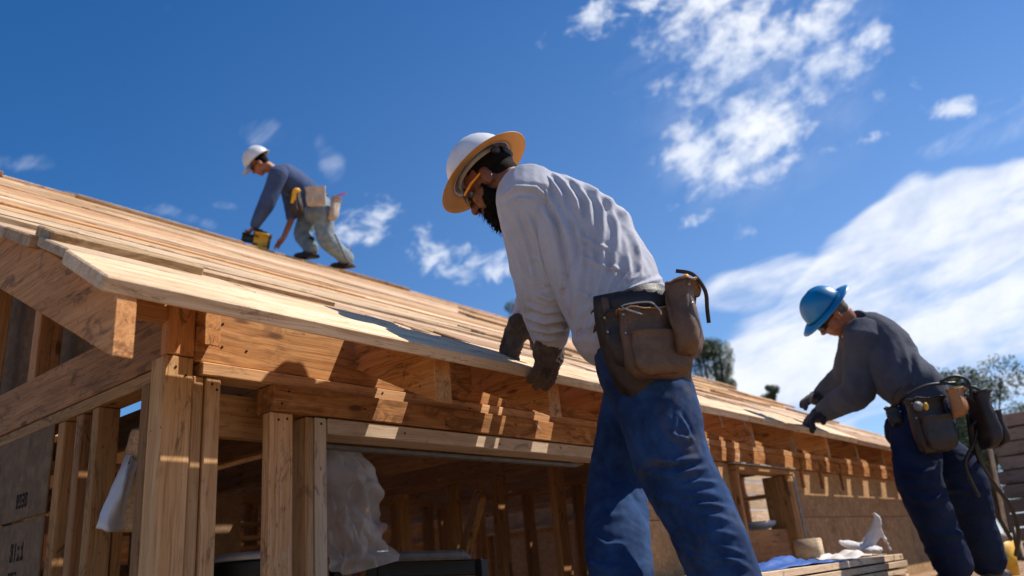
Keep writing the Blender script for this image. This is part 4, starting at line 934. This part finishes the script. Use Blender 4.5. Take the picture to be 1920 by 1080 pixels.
# ---------------------------------------------------------------- other workers
def worker(W, J, mats, vox, ft, s=1.0, sleeve=(.085, .082, .070, .052), leg=(.112, .105, .092, .082), tor=None, seeds=1):
    """J: joint dictionary of world points; returns head frame"""
    lat = J['lat'].normalized(); pel, shc = J['pel'], J['shc']
    bm = bmesh.new(); R_, q = head(bm, J['hc'], J['hf'], J['hu'], s)
    neck = shc+(J['hc']-shc)*.30
    limb(bm, [(shc, .075*s), (neck, .062*s), (J['hc']+R_ @ V(0, -.04, -.05)*s, .058*s), (J['hc'], .055*s)])
    loft(bm, capped(torso_rings([(pel, .150*s, .10*s), (pel.lerp(shc, .5), .14*s, .10*s), (shc, .15*s, .08*s)], lat)), 20)
    for k_ in 'LR':
        limb(bm, [(J['sh'+k_], .052*s), (J['el'+k_], .042*s), (J['wr'+k_], .028*s)])
        limb(bm, [(J['hip'+k_], .08*s), (J['kn'+k_], .055*s), (J['an'+k_], .04*s)]); boot(bm, J['an'+k_], J['toe'+k_], .88*s, J['an'+k_].z-.088*s)
        hand(bm, J['wr'+k_], J['hd'+k_], J['hn'+k_], J.get('ts'+k_, 1), .95*s, J.get('curl'+k_, (35, 40, 25)), 1.05)
    body = meshobj('body', remesh(bm, vox, 2), mats['skin'], W)
    bm = bmesh.new(); ell(bm, q(0, -.024, .030), (.0775*s, .092*s, .084*s), R_); ell(bm, q(0, -.056, -.015), (.064*s, .048*s, .05*s), R_)
    me = remesh(bm, vox, 2); meshobj('hair', me, mats['hair'], body)
    bm = bmesh.new()
    tr = torso_rings(tor(pel, shc, neck), lat); loft(bm, capped(tr, .5, .3), 28, 2.3)
    for k_ in 'RL':
        a, b, c = J['sh'+k_], J['el'+k_], J['wr'+k_]; w_ = J.get('cuff'+k_, 1.0)
        b2 = bm
        if k_ == 'L':
            limb(bm, [(a.lerp(shc, .4), sleeve[0]*.95*s), (a.lerp(b, .1), sleeve[0]*.85*s)]); b2 = bmesh.new()
        limb(b2, [(a.lerp(shc, .3), sleeve[0]*s), (a, sleeve[0]*1.04*s), (a.lerp(b, .5), sleeve[1]*1.03*s), (b, sleeve[1]*s), (b.lerp(c, .5*w_), sleeve[2]*s), (b.lerp(c, .93*w_), sleeve[3]*s)], 20)
    me = remesh(bm, vox*.9, 4); wrinkle(me, .0030*s, 8, (1, 1, .5), seeds); wrinkle(me, .0014*s, 24, (1, 1, .6), seeds+4); folds(me, J.get('folds', []))
    shirt = meshobj('shirt', me, mats['shirt'], W)
    me = remesh(b2, vox*.8, 4); wrinkle(me, .0030*s, 9, (1, 1, .6), seeds+2); wrinkle(me, .0014*s, 24, (1, 1, .6), seeds+5); meshobj('sleeve', me, mats['shirt'], shirt)
    bm = bmesh.new()
    ax = (shc-pel).normalized()
    loft(bm, capped(torso_rings([(pel-UPV*.15*s, .165*s, .125*s), (pel-UPV*.07*s, .172*s, .135*s), (pel, .170*s, .132*s), (pel+ax*.06*s, .165*s, .125*s)], lat), .6, .3), 28, 2.3)
    for k_ in 'LR':
        a, b, c = J['hip'+k_], J['kn'+k_], J['an'+k_]
        limb(bm, [(a-UPV*.02*s, leg[0]*s), (a.lerp(b, .5), leg[1]*s), (b, leg[2]*s), (b.lerp(c, .5), leg[3]*s), (c+UPV*.03*s, leg[3]*.95*s)], 20)
    me = remesh(bm, vox*.9, 4); wrinkle(me, .0040*s, 8, (1, 1, 1.5), seeds+11); wrinkle(me, .0018*s, 24, (1, 1, 1.4), seeds+17); folds(me, J.get('tfolds', []))
    meshobj('trousers', me, mats['trousers'], W)
    for k_ in 'LR':
        bm = bmesh.new(); boot(bm, J['an'+k_], J['toe'+k_], s, J['an'+k_].z-.09*s); meshobj('boot', remesh(bm, vox*.9, 2), mats['boot'], W)
        if mats.get('glove'):
            bm = bmesh.new(); d = J['hd'+k_].normalized(); limb(bm, [(J['wr'+k_]-d*.04, .050*s), (J['wr'+k_], .048*s), (J['wr'+k_]+d*.03, .048*s)], 16)
            hand(bm, J['wr'+k_], J['hd'+k_], J['hn'+k_], J.get('ts'+k_, 1), 1.15*s, J.get('curl'+k_, (35, 40, 25)), 1.65); meshobj('glove', remesh(bm, .006, 1), mats['glove'], W)
    bd = [(r[0], r[1], r[2]+.012*s, r[3], r[4]+.012*s) for r in torso_rings([(pel-ax*.005*s, .170*s, .132*s), (pel+ax*.05*s, .166*s, .128*s)], lat)]
    belt = band('tool_belt', bd, .006*s, 'leatherd', W, 2.3)
    return R_, q, belt, shirt, body
# ---- worker 3: slate shirt, blue helmet, at the right
W3 = empty('person', (4.55, .95, DZ), 'worker in dark slate shirt and blue hard hat bending over the eave at the right', 'person')
lat3 = V(-.93, -.36, 0)
J = dict(lat=lat3, pel=P(1728, 752, 4.22), hc=P(1558, 590, 4.55), hf=CR*-.60+CU*-.80-CB*.10, hu=CR*-.80+CU*.58-CB*.06)
J['shL'] = P(1618, 632, 4.40); J['shc'] = J['shL']+V(.17, .06, .035); J['shR'] = J['shc']*2-J['shL']
J['elL'] = P(1610, 732, 4.42); J['wrL'] = P(1541, 775, 4.72); J['wrR'] = P(1536, 746, 5.1); J['elR'] = J['shR'].lerp(J['wrR'], .5)+V(.06, -.03, -.03)
J['hipL'] = P(1712, 790, 4.15); J['hipR'] = J['hipL']+V(.19, .075, 0)
J['knL'] = P(1725, 905, 4.00); J['anL'] = P(1785, 1050, 3.95); J['knR'] = P(1802, 890, 4.12); J['anR'] = P(1848, 1038, 4.15)
for k_ in 'LR': J['an'+k_].z = DZ+.092; J['toe'+k_] = V(.55, -.1, 0) if k_ == 'R' else V(.25, .6, 0)
J['hdL'] = V(-.75, .45, -.30); J['hnL'] = V(-.2, .1, -1); J['hdR'] = V(-.8, .35, -.05); J['hnR'] = V(0, -.1, -1); J['curlL'] = (28, 42, 30); J['curlR'] = (22, 30, 20)
J['folds'] = [([(1690, 600), (1715, 650), (1722, 700)], .012, 6), ([(1660, 640), (1668, 680), (1650, 720)], -.014, 6), ([(1700, 660), (1705, 700), (1690, 730)], .010, 5), ([(1580, 700), (1605, 725), (1630, 720)], .010, 5), ([(1720, 620), (1745, 660), (1752, 700)], .010, 5)]
J['tfolds'] = [([(1690, 880), (1720, 890), (1760, 880)], .012, 6), ([(1700, 930), (1740, 940), (1780, 930)], .012, 6), ([(1740, 1000), (1770, 1005), (1810, 1000)], .010, 6), ([(1770, 920), (1800, 915), (1840, 930)], .012, 6), ([(1720, 1030), (1760, 1040), (1800, 1040)], .010, 5)]
tor3 = lambda p, s_, nk: [(p-V(0, 0, .05), .175, .135), (p+V(0, 0, .04), .182, .142), (p.lerp(s_, .35)+V(0, 0, .02), .185, .148), (p.lerp(s_, .68)+V(.01, -.01, .05), .200, .160), (p.lerp(s_, .92)+V(.01, 0, .05), .200, .140), (s_+V(-.01, .02, .07), .155, .10), (nk+V(0, 0, .02), .088, .080)]
R3, q3, belt3, shirt3, body3 = worker(W3, J, dict(skin='skin2', hair='greyhair', shirt='greyshirt', trousers='darkjeans', boot='leatherd', glove='blackglove'), .010, None, 1.0, (.100, .092, .078, .060), (.125, .118, .112, .098), tor3, 21)
# paler yoke: the sun bleached upper back as a second layer of the shirt
h3 = hat_shell('hard_hat', q3(0, -.004, .055), R3, 1.0, 'bluehat', W3, 'full', 'bluehat', h=.125, rw=.104, rl=.125); h3.name = 'hard_hat'
glasses(q3, W3, 'black')
bm = bmesh.new(); ell(bm, q3(0, -.098, .035), (.045, .014, .018), R3, 2); fin('ratchet', bm, 'white', h3)
c3 = J['pel']
pouch('pouch', P(1722, 752, 4.02), V(-.62, -.78, 0), V(.05, .1, 1), .21, .26, .08, 'leatherd', belt3, 1, .15, 3)
pouch('pouch', P(1775, 735, 3.98), V(.05, -1, 0), V(.0, .12, 1), .12, .13, .07, 'leathert', belt3, 0, .2, 4)
pouch('pouch', P(1815, 742, 4.02), V(.6, -.8, 0), V(.0, .12, 1), .16, .27, .08, 'leatherd', belt3, 1, .2, 5)
pouch('pouch', P(1672, 765, 4.15), V(-.9, -.2, 0), V(.0, .12, 1), .07, .10, .06, 'black', belt3, 0, .1, 8)
for pts in ([(1765, 715), (1790, 705), (1815, 715), (1822, 745)], [(1805, 720), (1840, 735), (1842, 775), (1820, 800)], [(1800, 735), (1832, 760), (1830, 820), (1810, 870), (1835, 930)], [(1700, 740), (1740, 722), (1790, 718)]):
    bm = bmesh.new(); sp = smoothpath([(P(x, y, 3.97), .008) for x, y in pts], 5); tube(bm, [p for p, _ in sp], [.008]*len(sp), 8); fin('strap', bm, 'black', belt3)
t = empty('tape_measure', P(1728, 752, 3.9), 'grey and yellow tape measure clipped in the bag of the worker in the blue hat', 'tape measure')
bm = bmesh.new(); ell(bm, P(1722, 762, 3.90), (.045, .022, .026), None, 2); fin('case', bm, 'grey', t)
bm = bmesh.new(); ell(bm, P(1736, 762, 3.885), (.010, .012, .020), None, 2); fin('button', bm, 'yellow', t)
# ---- worker 2: on the ridge
W2 = empty('person', (5.2, 6.6, 3.45), 'worker in slate blue shirt, faded jeans and white hard hat crouching on the roof ridge', 'person')
t2 = 8.75
zr2 = zr+.035
J = dict(lat=(CR*-.35+CB*.93), pel=P(597, 385, t2+.1), hc=P(486, 303, t2-.05), hf=CR*-.74+CU*-.66+CB*.10, hu=CR*-.66+CU*.74+CB*.05)
J['shL'] = P(522, 328, t2-.13); J['shR'] = P(536, 330, t2+.22); J['shc'] = (J['shL']+J['shR'])/2
J['elL'] = P(500, 382, t2-.22); J['wrL'] = P(477, 424, t2-.25); J['elR'] = P(549, 395, t2+.12); J['wrR'] = P(531, 447, t2-.10)
J['hipL'] = P(603, 395, t2-.02); J['hipR'] = P(580, 398, t2+.30); J['knL'] = P(612, 448, t2-.02); J['knR'] = P(568, 440, t2+.20)
J['anL'] = V(5.50, 6.62, zr2+.03); J['anR'] = V(5.05, 6.68, zr2+.055); J['toeL'] = J['toeR'] = CR*-1
J['hdL'] = V(-.4, .4, -.8); J['hnL'] = V(-.5, .5, .3); J['hdR'] = CR*-.6-CU*.75; J['hnR'] = V(0, -.3, -1); J['curlL'] = (45, 50, 30); J['curlR'] = (8, 10, 10); J['cuffR'] = .25
tor2 = lambda p, s_, nk: [(p-V(0, 0, .0), .15, .125), (p.lerp(s_, .15), .165, .14), (p.lerp(s_, .45)+V(0, 0, .03), .175, .145), (p.lerp(s_, .8)+V(0, 0, .03), .190, .14), (s_+V(0, 0, .03), .150, .115), (s_.lerp(nk, .8)+V(0, 0, .01), .085, .075)]
J['hc'] = P(487, 308, t2-.05)
R2, q2, belt2, shirt2, body2 = worker(W2, J, dict(skin='skin2', hair='hair', shirt='blueshirt', trousers='jeans', boot='leatherd'), .012, None, 1.0, (.098, .088, .072, .056), (.122, .112, .10, .09), tor2, 41)
h2 = hat_shell('hard_hat', q2(0, -.010, .052), R2, 1.18, 'hat', W2, 'front', 'hat', h=.13, rw=.108, rl=.130); h2.name = 'hard_hat'
glasses(q2, W2, 'black')
pouch('pouch', P(592, 352, t2-.30), CR*.05+CB*1.0, UPV, .21, .20, .06, 'canvas', belt2, 0, .1, 3)
pouch('pouch', P(556, 358, t2-.22), CR*-.55+CB*.8, UPV, .15, .26, .08, 'leatherd', belt2, 1, .2, 5)
pouch('pouch', P(626, 372, t2-.05), CR*.9+CB*.4, UPV, .12, .25, .07, 'canvas', belt2, 0, .2, 6)
tl = empty('pencil', P(640, 366, t2), 'red carpenter pencil sticking out behind the worker on the ridge', 'pencil')
bm = bmesh.new(); tube(bm, [P(632, 367, t2-.1), P(648, 363, t2-.1)], [.011, .009], 6); fin('shaft', bm, 'red', tl)
tl = empty('hammer', P(553, 365, t2-.3), 'yellow hand tool in the dark front bag of the worker on the ridge', 'hand tool')
bm = bmesh.new(); tube(bm, [P(549, 378, t2-.34), P(553, 358, t2-.36)], [.022, .026], 8); ell(bm, P(557, 357, t2-.36), (.045, .03, .025), None, 2); fin('handle', bm, 'yellow', tl)
# drill
dr = empty('nailer', P(480, 448, t2-.3), 'yellow and black cordless power tool held over the ridge planks', 'power tool')
dc = P(484, 449, t2-.27); ux = CR*.93-CU*.22; uy = CU*.93+CR*.2; RD = Matrix((ux, uy, CB)).transposed()
def rb(name, c, h, m, par, bev=.01, rot=RD):
    bm = bmesh.new(); bmesh.ops.create_cube(bm, size=1)
    for v in bm.verts: v.co = c+rot @ V(v.co.x*h[0], v.co.y*h[1], v.co.z*h[2])
    bmesh.ops.bevel(bm, geom=bm.edges[:], offset=bev, segments=2, affect='EDGES'); return fin(name, bm, m, par)
bo = rb('motor_housing', dc+ux*.045, (.115, .13, .09), 'yellow', dr, .02); rb('motor_cap', dc+ux*.105-uy*.0, (.025, .11, .08), 'black', bo, .01)
rb('nose', dc-ux*.075-uy*.01, (.15, .07, .07), 'black', dr, .015); rb('chuck', dc-ux*.15-uy*.01, (.03, .085, .05), 'grey', dr, .01)
rb('handle', dc-ux*.02+uy*.055, (.05, .10, .05), 'black', dr, .012); rb('trigger_guard', dc+ux*.05+uy*.08, (.035, .03, .05), 'black', dr, .008)
bm = bmesh.new(); sp = smoothpath([(P(x, y, t2-.2), .008) for x, y in ((628, 440), (640, 465), (650, 485), (662, 496))], 4); tube(bm, [p for p, _ in sp], [.011]*len(sp), 8); tag(fin('safety_rope', bm, 'grey'), 'dark cord trailing from the belt of the worker on the ridge', 'rope')
# ================================================================ loose things
# plastic film hanging inside the big opening
def film_sheet(name, rows, label, m='film', amp=.012, seed=0, sub=5, fq=9):
    """rows: lists of world points, top to bottom"""
    bm = bmesh.new(); fine = []
    rws = [[p for p, _ in smoothpath([(q, 0) for q in r], sub)] for r in rows]; n_ = len(rws[0])
    colz = [[p for p, _ in smoothpath([(rws[i][j], 0) for i in range(len(rws))], sub)] for j in range(n_)]
    vs = [[None]*n_ for _ in range(len(colz[0]))]
    for j in range(n_):
        for i in range(len(colz[0])):
            p = colz[j][i]; d = amp*(noise.noise(V(j*.9+seed, i*.10, p.x*2))*1.4+noise.noise(V(j*.35+seed, i*.25+7, 0))*1.4+.45*noise.noise(p*fq*4)+.9*(.5-abs(noise.noise(V(p.x*16+p.z*5, p.z*9, seed)))*2.4)); vs[i][j] = bm.verts.new(p+V(.3, -1, .1)*d)
    for a, b in zip(vs, vs[1:]):
        for j in range(n_-1): bm.faces.new((a[j], a[j+1], b[j+1], b[j]))
    o = fin(name, bm, m); return tag(o, label, 'plastic sheet')
film_sheet('plastic_sheet', [[P(560, 822, 2.95), P(600, 828, 2.80), P(640, 836, 2.75), P(668, 848, 2.85)],
                             [P(555, 880, 2.95), P(610, 885, 2.70), P(675, 890, 2.70), P(712, 908, 2.9)],
                             [P(560, 940, 2.95), P(620, 945, 2.72), P(670, 955, 2.75), P(712, 965, 2.95)],
                             [P(590, 1000, 2.95), P(640, 1010, 2.75), P(690, 1015, 2.80), P(722, 1010, 2.95)],
                             [P(620, 1060, 2.95), P(655, 1075, 2.80), P(700, 1065, 2.85), P(750, 1050, 3.0)]], 'crumpled translucent plastic sheet hanging inside the wide front opening', amp=.020, sub=9)
film_sheet('plastic_sheet', [[P(236, 850, 2.42), P(246, 856, 2.36), P(256, 866, 2.36)], [P(214, 900, 2.34), P(230, 905, 2.26), P(246, 905, 2.32)], [P(184, 975, 2.22), P(206, 985, 2.20), P(230, 975, 2.27)], [P(181, 990, 2.22), P(206, 998, 2.21), P(232, 992, 2.27)]], 'pale plastic sheet hanging over the wood offcut between the left studs', 'whitepaint', .006, 5)
bm = bmesh.new()
loft(bm, [(P(270, 800, 2.46), CR, .030, CB, .04), (P(262, 870, 2.44), CR, .045, CB, .05), (P(252, 930, 2.42), CR, .055, CB, .05), (P(246, 985, 2.38), CR, .055, CB, .04), (P(244, 998, 2.38), CR, .045, CB, .03)], 20, 3)
me = remesh(bm, .012, 1); wrinkle(me, .006, 16, (1, 1, 1), 3); tag(meshobj('insulation_roll', me, 'rough'), 'rough brown bundle hanging behind the left studs', 'bundle')
# work table inside
wt = empty('work_table', P(790, 1045, 2.9), 'dark grey flat work table standing inside the wide opening', 'table')
a = P(640, 1048, 3.3); b = P(878, 1042, 3.3)
board('table_top', a, b, .40, .035, 'grey', wt, bev=.01)
board('apron', a+V(.05, -.1, -.05), b+V(-.05, -.1, -.05), .03, .06, 'black', wt, bev=.004)
for p in (a+V(.08, 0, 0), b+V(-.08, 0, 0)):
    for yy in (-.14, .14): board('leg', (p.x, p.y+yy, ZB), (p.x, p.y+yy, p.z-.02), .04, .04, 'black', wt, up=(0, 1, 0))
bk = empty('bucket', P(455, 1050, 3.4), 'dark round tub with pale lid behind the thin front stud', 'tub')
bm = bmesh.new(); loft(bm, [(P(458, 1058, 3.4)+UPV*z, V(1, 0, 0), r_, V(0, 1, 0), r_) for z, r_ in ((-.5, .12), (-.02, .14), (0, .145), (.01, .14))], 28); fin('wall', bm, 'black', bk)
bm = bmesh.new(); loft(bm, [(P(458, 1058, 3.4)+UPV*z, V(1, 0, 0), r_, V(0, 1, 0), r_) for z, r_ in ((.012, .14), (.03, .138), (.045, .10))], 28); fin('lid', bm, 'whitepaint', bk)
# things on the plywood stack
bl = rb('wood_block', onp(1570, 1026, 1, 1.42) if False else V(4.62, 1.70, ZT+.062), (.17, .12, .12), 'pale', None, .004, Matrix.Rotation(.15, 3, 'Z')); tag(bl, 'short pale timber block on the plywood stack beside the white rag', 'wood block')
def rag(name, c, w_, d_, h_, m, label, cat, seed, n_=26):
    bm = bmesh.new(); g = [[None]*n_ for _ in range(n_)]
    for i in range(n_):
        for j in range(n_):
            u = i/(n_-1)-.5; v = j/(n_-1)-.5; r_ = 1+.25*noise.noise(V(math.atan2(v, u)*1.2, seed, 0)); f = max(0, 1-((u*2)**2+(v*2)**2)*.7)
            z = h_*max(0, .35*f+noise.noise(V(u*5+seed, v*5, 0))*.8*f+abs(noise.noise(V(u*11, v*11, seed)))*.5*f)
            g[i][j] = bm.verts.new(V(c.x+u*w_*r_, c.y+v*d_*r_, c.z+z+.003))
    for a, b in zip(g, g[1:]):
        for j in range(n_-1): bm.faces.new((a[j], b[j], b[j+1], a[j+1]))
    o = fin(name, bm, m); so = o.modifiers.new('s', 'SOLIDIFY'); so.thickness = .002; return tag(o, label, cat)
rag('tarp', V(3.60, 1.50, ZT), .95, .36, .05, 'tarp', 'crumpled blue tarp on the plywood stack at lower right', 'tarp', 3.3)
# upright twist of white cloth
bm = bmesh.new()
sp = smoothpath([(P(1574, 1014, 4.7), .012), (P(1592, 1018, 4.8), .024), (P(1618, 1024, 4.85), .034), (P(1636, 1002, 4.9), .042), (P(1644, 977, 4.9), .028), (P(1640, 964, 4.9), .012)], 4)
tube(bm, [p for p, _ in sp], [r_ for _, r_ in sp], 14, flat=.7); sp = smoothpath([(P(1643, 970, 4.9), .012), (P(1652, 995, 4.9), .018), (P(1668, 1026, 4.9), .010)], 4); tube(bm, [p for p, _ in sp], [r_ for _, r_ in sp], 10, flat=.6); ell(bm, P(1634, 1028, 4.85), (.09, .06, .025), None, 2)
me = remesh(bm, .008, 1); wrinkle(me, .005, 26, (1, 1, 1), 3)
a_, n_ = getco(me); z0, z1 = a_[:, 2].min(), a_[:, 2].max(); a_[:, 2] = ZT+(a_[:, 2]-z0)*(z1-ZT)/(z1-z0); setco(me, a_); tag(meshobj('rag', me, 'whitepaint'), 'twisted white rag standing up on the plywood stack', 'rag')
rag('rag', V(4.78, 1.62, ZT), .62, .36, .05, 'whitepaint', 'flat crumpled white cloth under the twisted rag on the plywood stack', 'rag', 8.1)
# pale basin on the window ledge
bm = bmesh.new(); bc = onp(1425, 985, 1, 2.2); loft(bm, [(bc+UPV*z, V(1, 0, 0), r_, V(0, 1, 0), r_*.8) for z, r_ in ((-.03, .05), (-.02, .09), (.0, .12), (.022, .125))], 28); tag(fin('basin', bm, 'hat'), 'pale plastic basin seen inside the small window', 'basin')
# yellow bucket and hoses by worker 3
yb = empty('bucket', (5.0, .66, DZ), 'yellow bucket with cream rim at the far right behind the boots', 'bucket'); yc = P(1872, 1040, 4.9); yc.z = DZ
bm = bmesh.new(); loft(bm, [(yc+UPV*z, V(1, 0, 0), r_, V(0, 1, 0), r_) for z, r_ in ((.0, .085), (.20, .10))], 28); fin('pail', bm, 'yellow', yb)
bm = bmesh.new(); loft(bm, [(yc+UPV*z, V(1, 0, 0), r_, V(0, 1, 0), r_) for z, r_ in ((.202, .103), (.235, .104), (.24, .09))], 28); fin('rim', bm, 'white', yb)
for i, (pts, lb) in enumerate([([(1822, 800), (1835, 860), (1862, 905), (1895, 950), (1910, 1000), (1905, 1040)], 'black air hose looping down right of the worker in the blue hat, outermost coil'), ([(1815, 780), (1826, 850), (1850, 900), (1868, 960), (1895, 1010)], 'black air hose hanging nearest the dark trousers of the worker in the blue hat')]):
    bm = bmesh.new(); sp = smoothpath([(P(x, y, 3.95+.05*i+.1*k_), .011) for k_, (x, y) in enumerate(pts)], 6); tube(bm, [p for p, _ in sp], [.011]*len(sp), 10); tag(fin('air_hose', bm, 'hose'), lb, 'hose')
bm = bmesh.new(); a = P(1846, 790, 4.9); b = P(1890, 1010, 4.9); tube(bm, [a, b], [.014, .014], 10); tag(fin('metal_pole', bm, 'metal'), 'thin grey metal pole leaning behind the hoses at far right', 'pole')
bm = bmesh.new(); ell(bm, V(yc.x+.22, yc.y-.22, DZ+.075), (.10, .07, .075), None, 3); me = remesh(bm, .01, 1); wrinkle(me, .008, 14, (1, 1, 1), 7); tag(meshobj('tool_bag', me, 'canvas'), 'small pale canvas bag beside the yellow bucket', 'bag')
# lumber walls beyond the house
ls = empty('lumber_stack', (9.5, 0, GZ), 'tall grey brown stack of weathered boards at the far right', 'lumber stack')
z = GZ; k_ = 0
while z < 1.02:
    h_ = .135; board('board', (9.5+random.uniform(-.02, .02), 1.42+random.uniform(-.06, .06), z+h_/2), (9.5, -4.0, z+h_/2), .3, h_-.012, 'greyboard', ls, bev=.006); z += h_
fs = empty('board_fence', (11.0, 4.3, GZ), 'sunlit pale board fence seen through the small window', 'fence')
z = -.9
while z < 1.0:
    board('board', (9.9, 4.3+random.uniform(-.01, .01), z+.09), (13.0, 4.3, z+.09), .03, .17, 'roof', fs); z += .18
for x in (9.95, 11.4, 12.8): box('post', (x, 4.34, GZ), (x+.09, 4.43, 1.0), 'stud', fs, axis=2)
# trees
def tree(x, y, base, h, cr, label, n_leaf, seed):
    random.seed(seed); t = empty('tree', (x, y, base), label, 'tree', 'trees beyond the house')
    bm = bmesh.new(); top = V(x, y, base+h*.8); limb(bm, [(V(x, y, base), h*.028), (V(x+.1*cr, y, base+h*.4), h*.02), (top, h*.008)], 10)
    cl_ = []
    for i in range(16):
        a = random.uniform(0, 6.28); e = random.uniform(.05, 1); rr = cr*random.uniform(.35, .95)*math.sqrt(max(.1, 1-(e-.35)**2)); p = V(x+math.cos(a)*rr, y+math.sin(a)*rr, base+h*(.62+.36*e)); st = V(x, y, base+h*random.uniform(.3, .65))
        limb(bm, [(st, h*.010), (st.lerp(p, .5)+V(0, 0, -h*.01), h*.006), (p, h*.002)], 6, 2); cl_.append((p, cr*random.uniform(.32, .55)))
    cl_ += [(V(x, y, base+h*.97), cr*.3), (V(x, y, base+h*.82), cr*.45)]
    fin('trunk', bm, 'bark', t); bm = bmesh.new()
    for i in range(n_leaf):
        c, r_ = random.choice(cl_); d = V(random.gauss(0, 1), random.gauss(0, 1), random.gauss(0, .8)).normalized()*r_*random.uniform(.45, 1.05)**.7; p = c+d
        s_ = random.uniform(.02, .045); u = V(random.gauss(0, 1), random.gauss(0, 1), random.gauss(0, 1)).normalized(); v = u.orthogonal().normalized()
        bm.faces.new([bm.verts.new(p+u*s_), bm.verts.new(p+v*s_*.6), bm.verts.new(p-u*s_), bm.verts.new(p-v*s_*.6)])
    fin('crown', bm, 'leaf', t, smooth=False)
def at_dist(px, py, dist):
    d = ray(px, py); k_ = dist/math.hypot(d.x, d.y); return d*k_
for px_, py_, dist, cr, lb, nl, sd in [(955, 560, 34, .9, 'tree whose top shows just left of the bearded worker above the roof', 7000, 1), (1322, 634, 26, .8, 'dark tree rising directly behind the bag of the bearded worker', 9000, 2), (1438, 716, 30, .4, 'small tree top peeping over the roof right of the bearded worker', 4000, 3), (1806, 698, 20, .95, 'bushy tree behind the back of the worker in the blue hat', 8000, 4), (1905, 768, 24, 1.2, 'low tree at the right edge above the lumber stack', 6000, 5)]:
    q = at_dist(px_, py_, dist); tree(q.x, q.y, GZ, q.z-GZ, cr, lb, int(nl*1.8), sd)
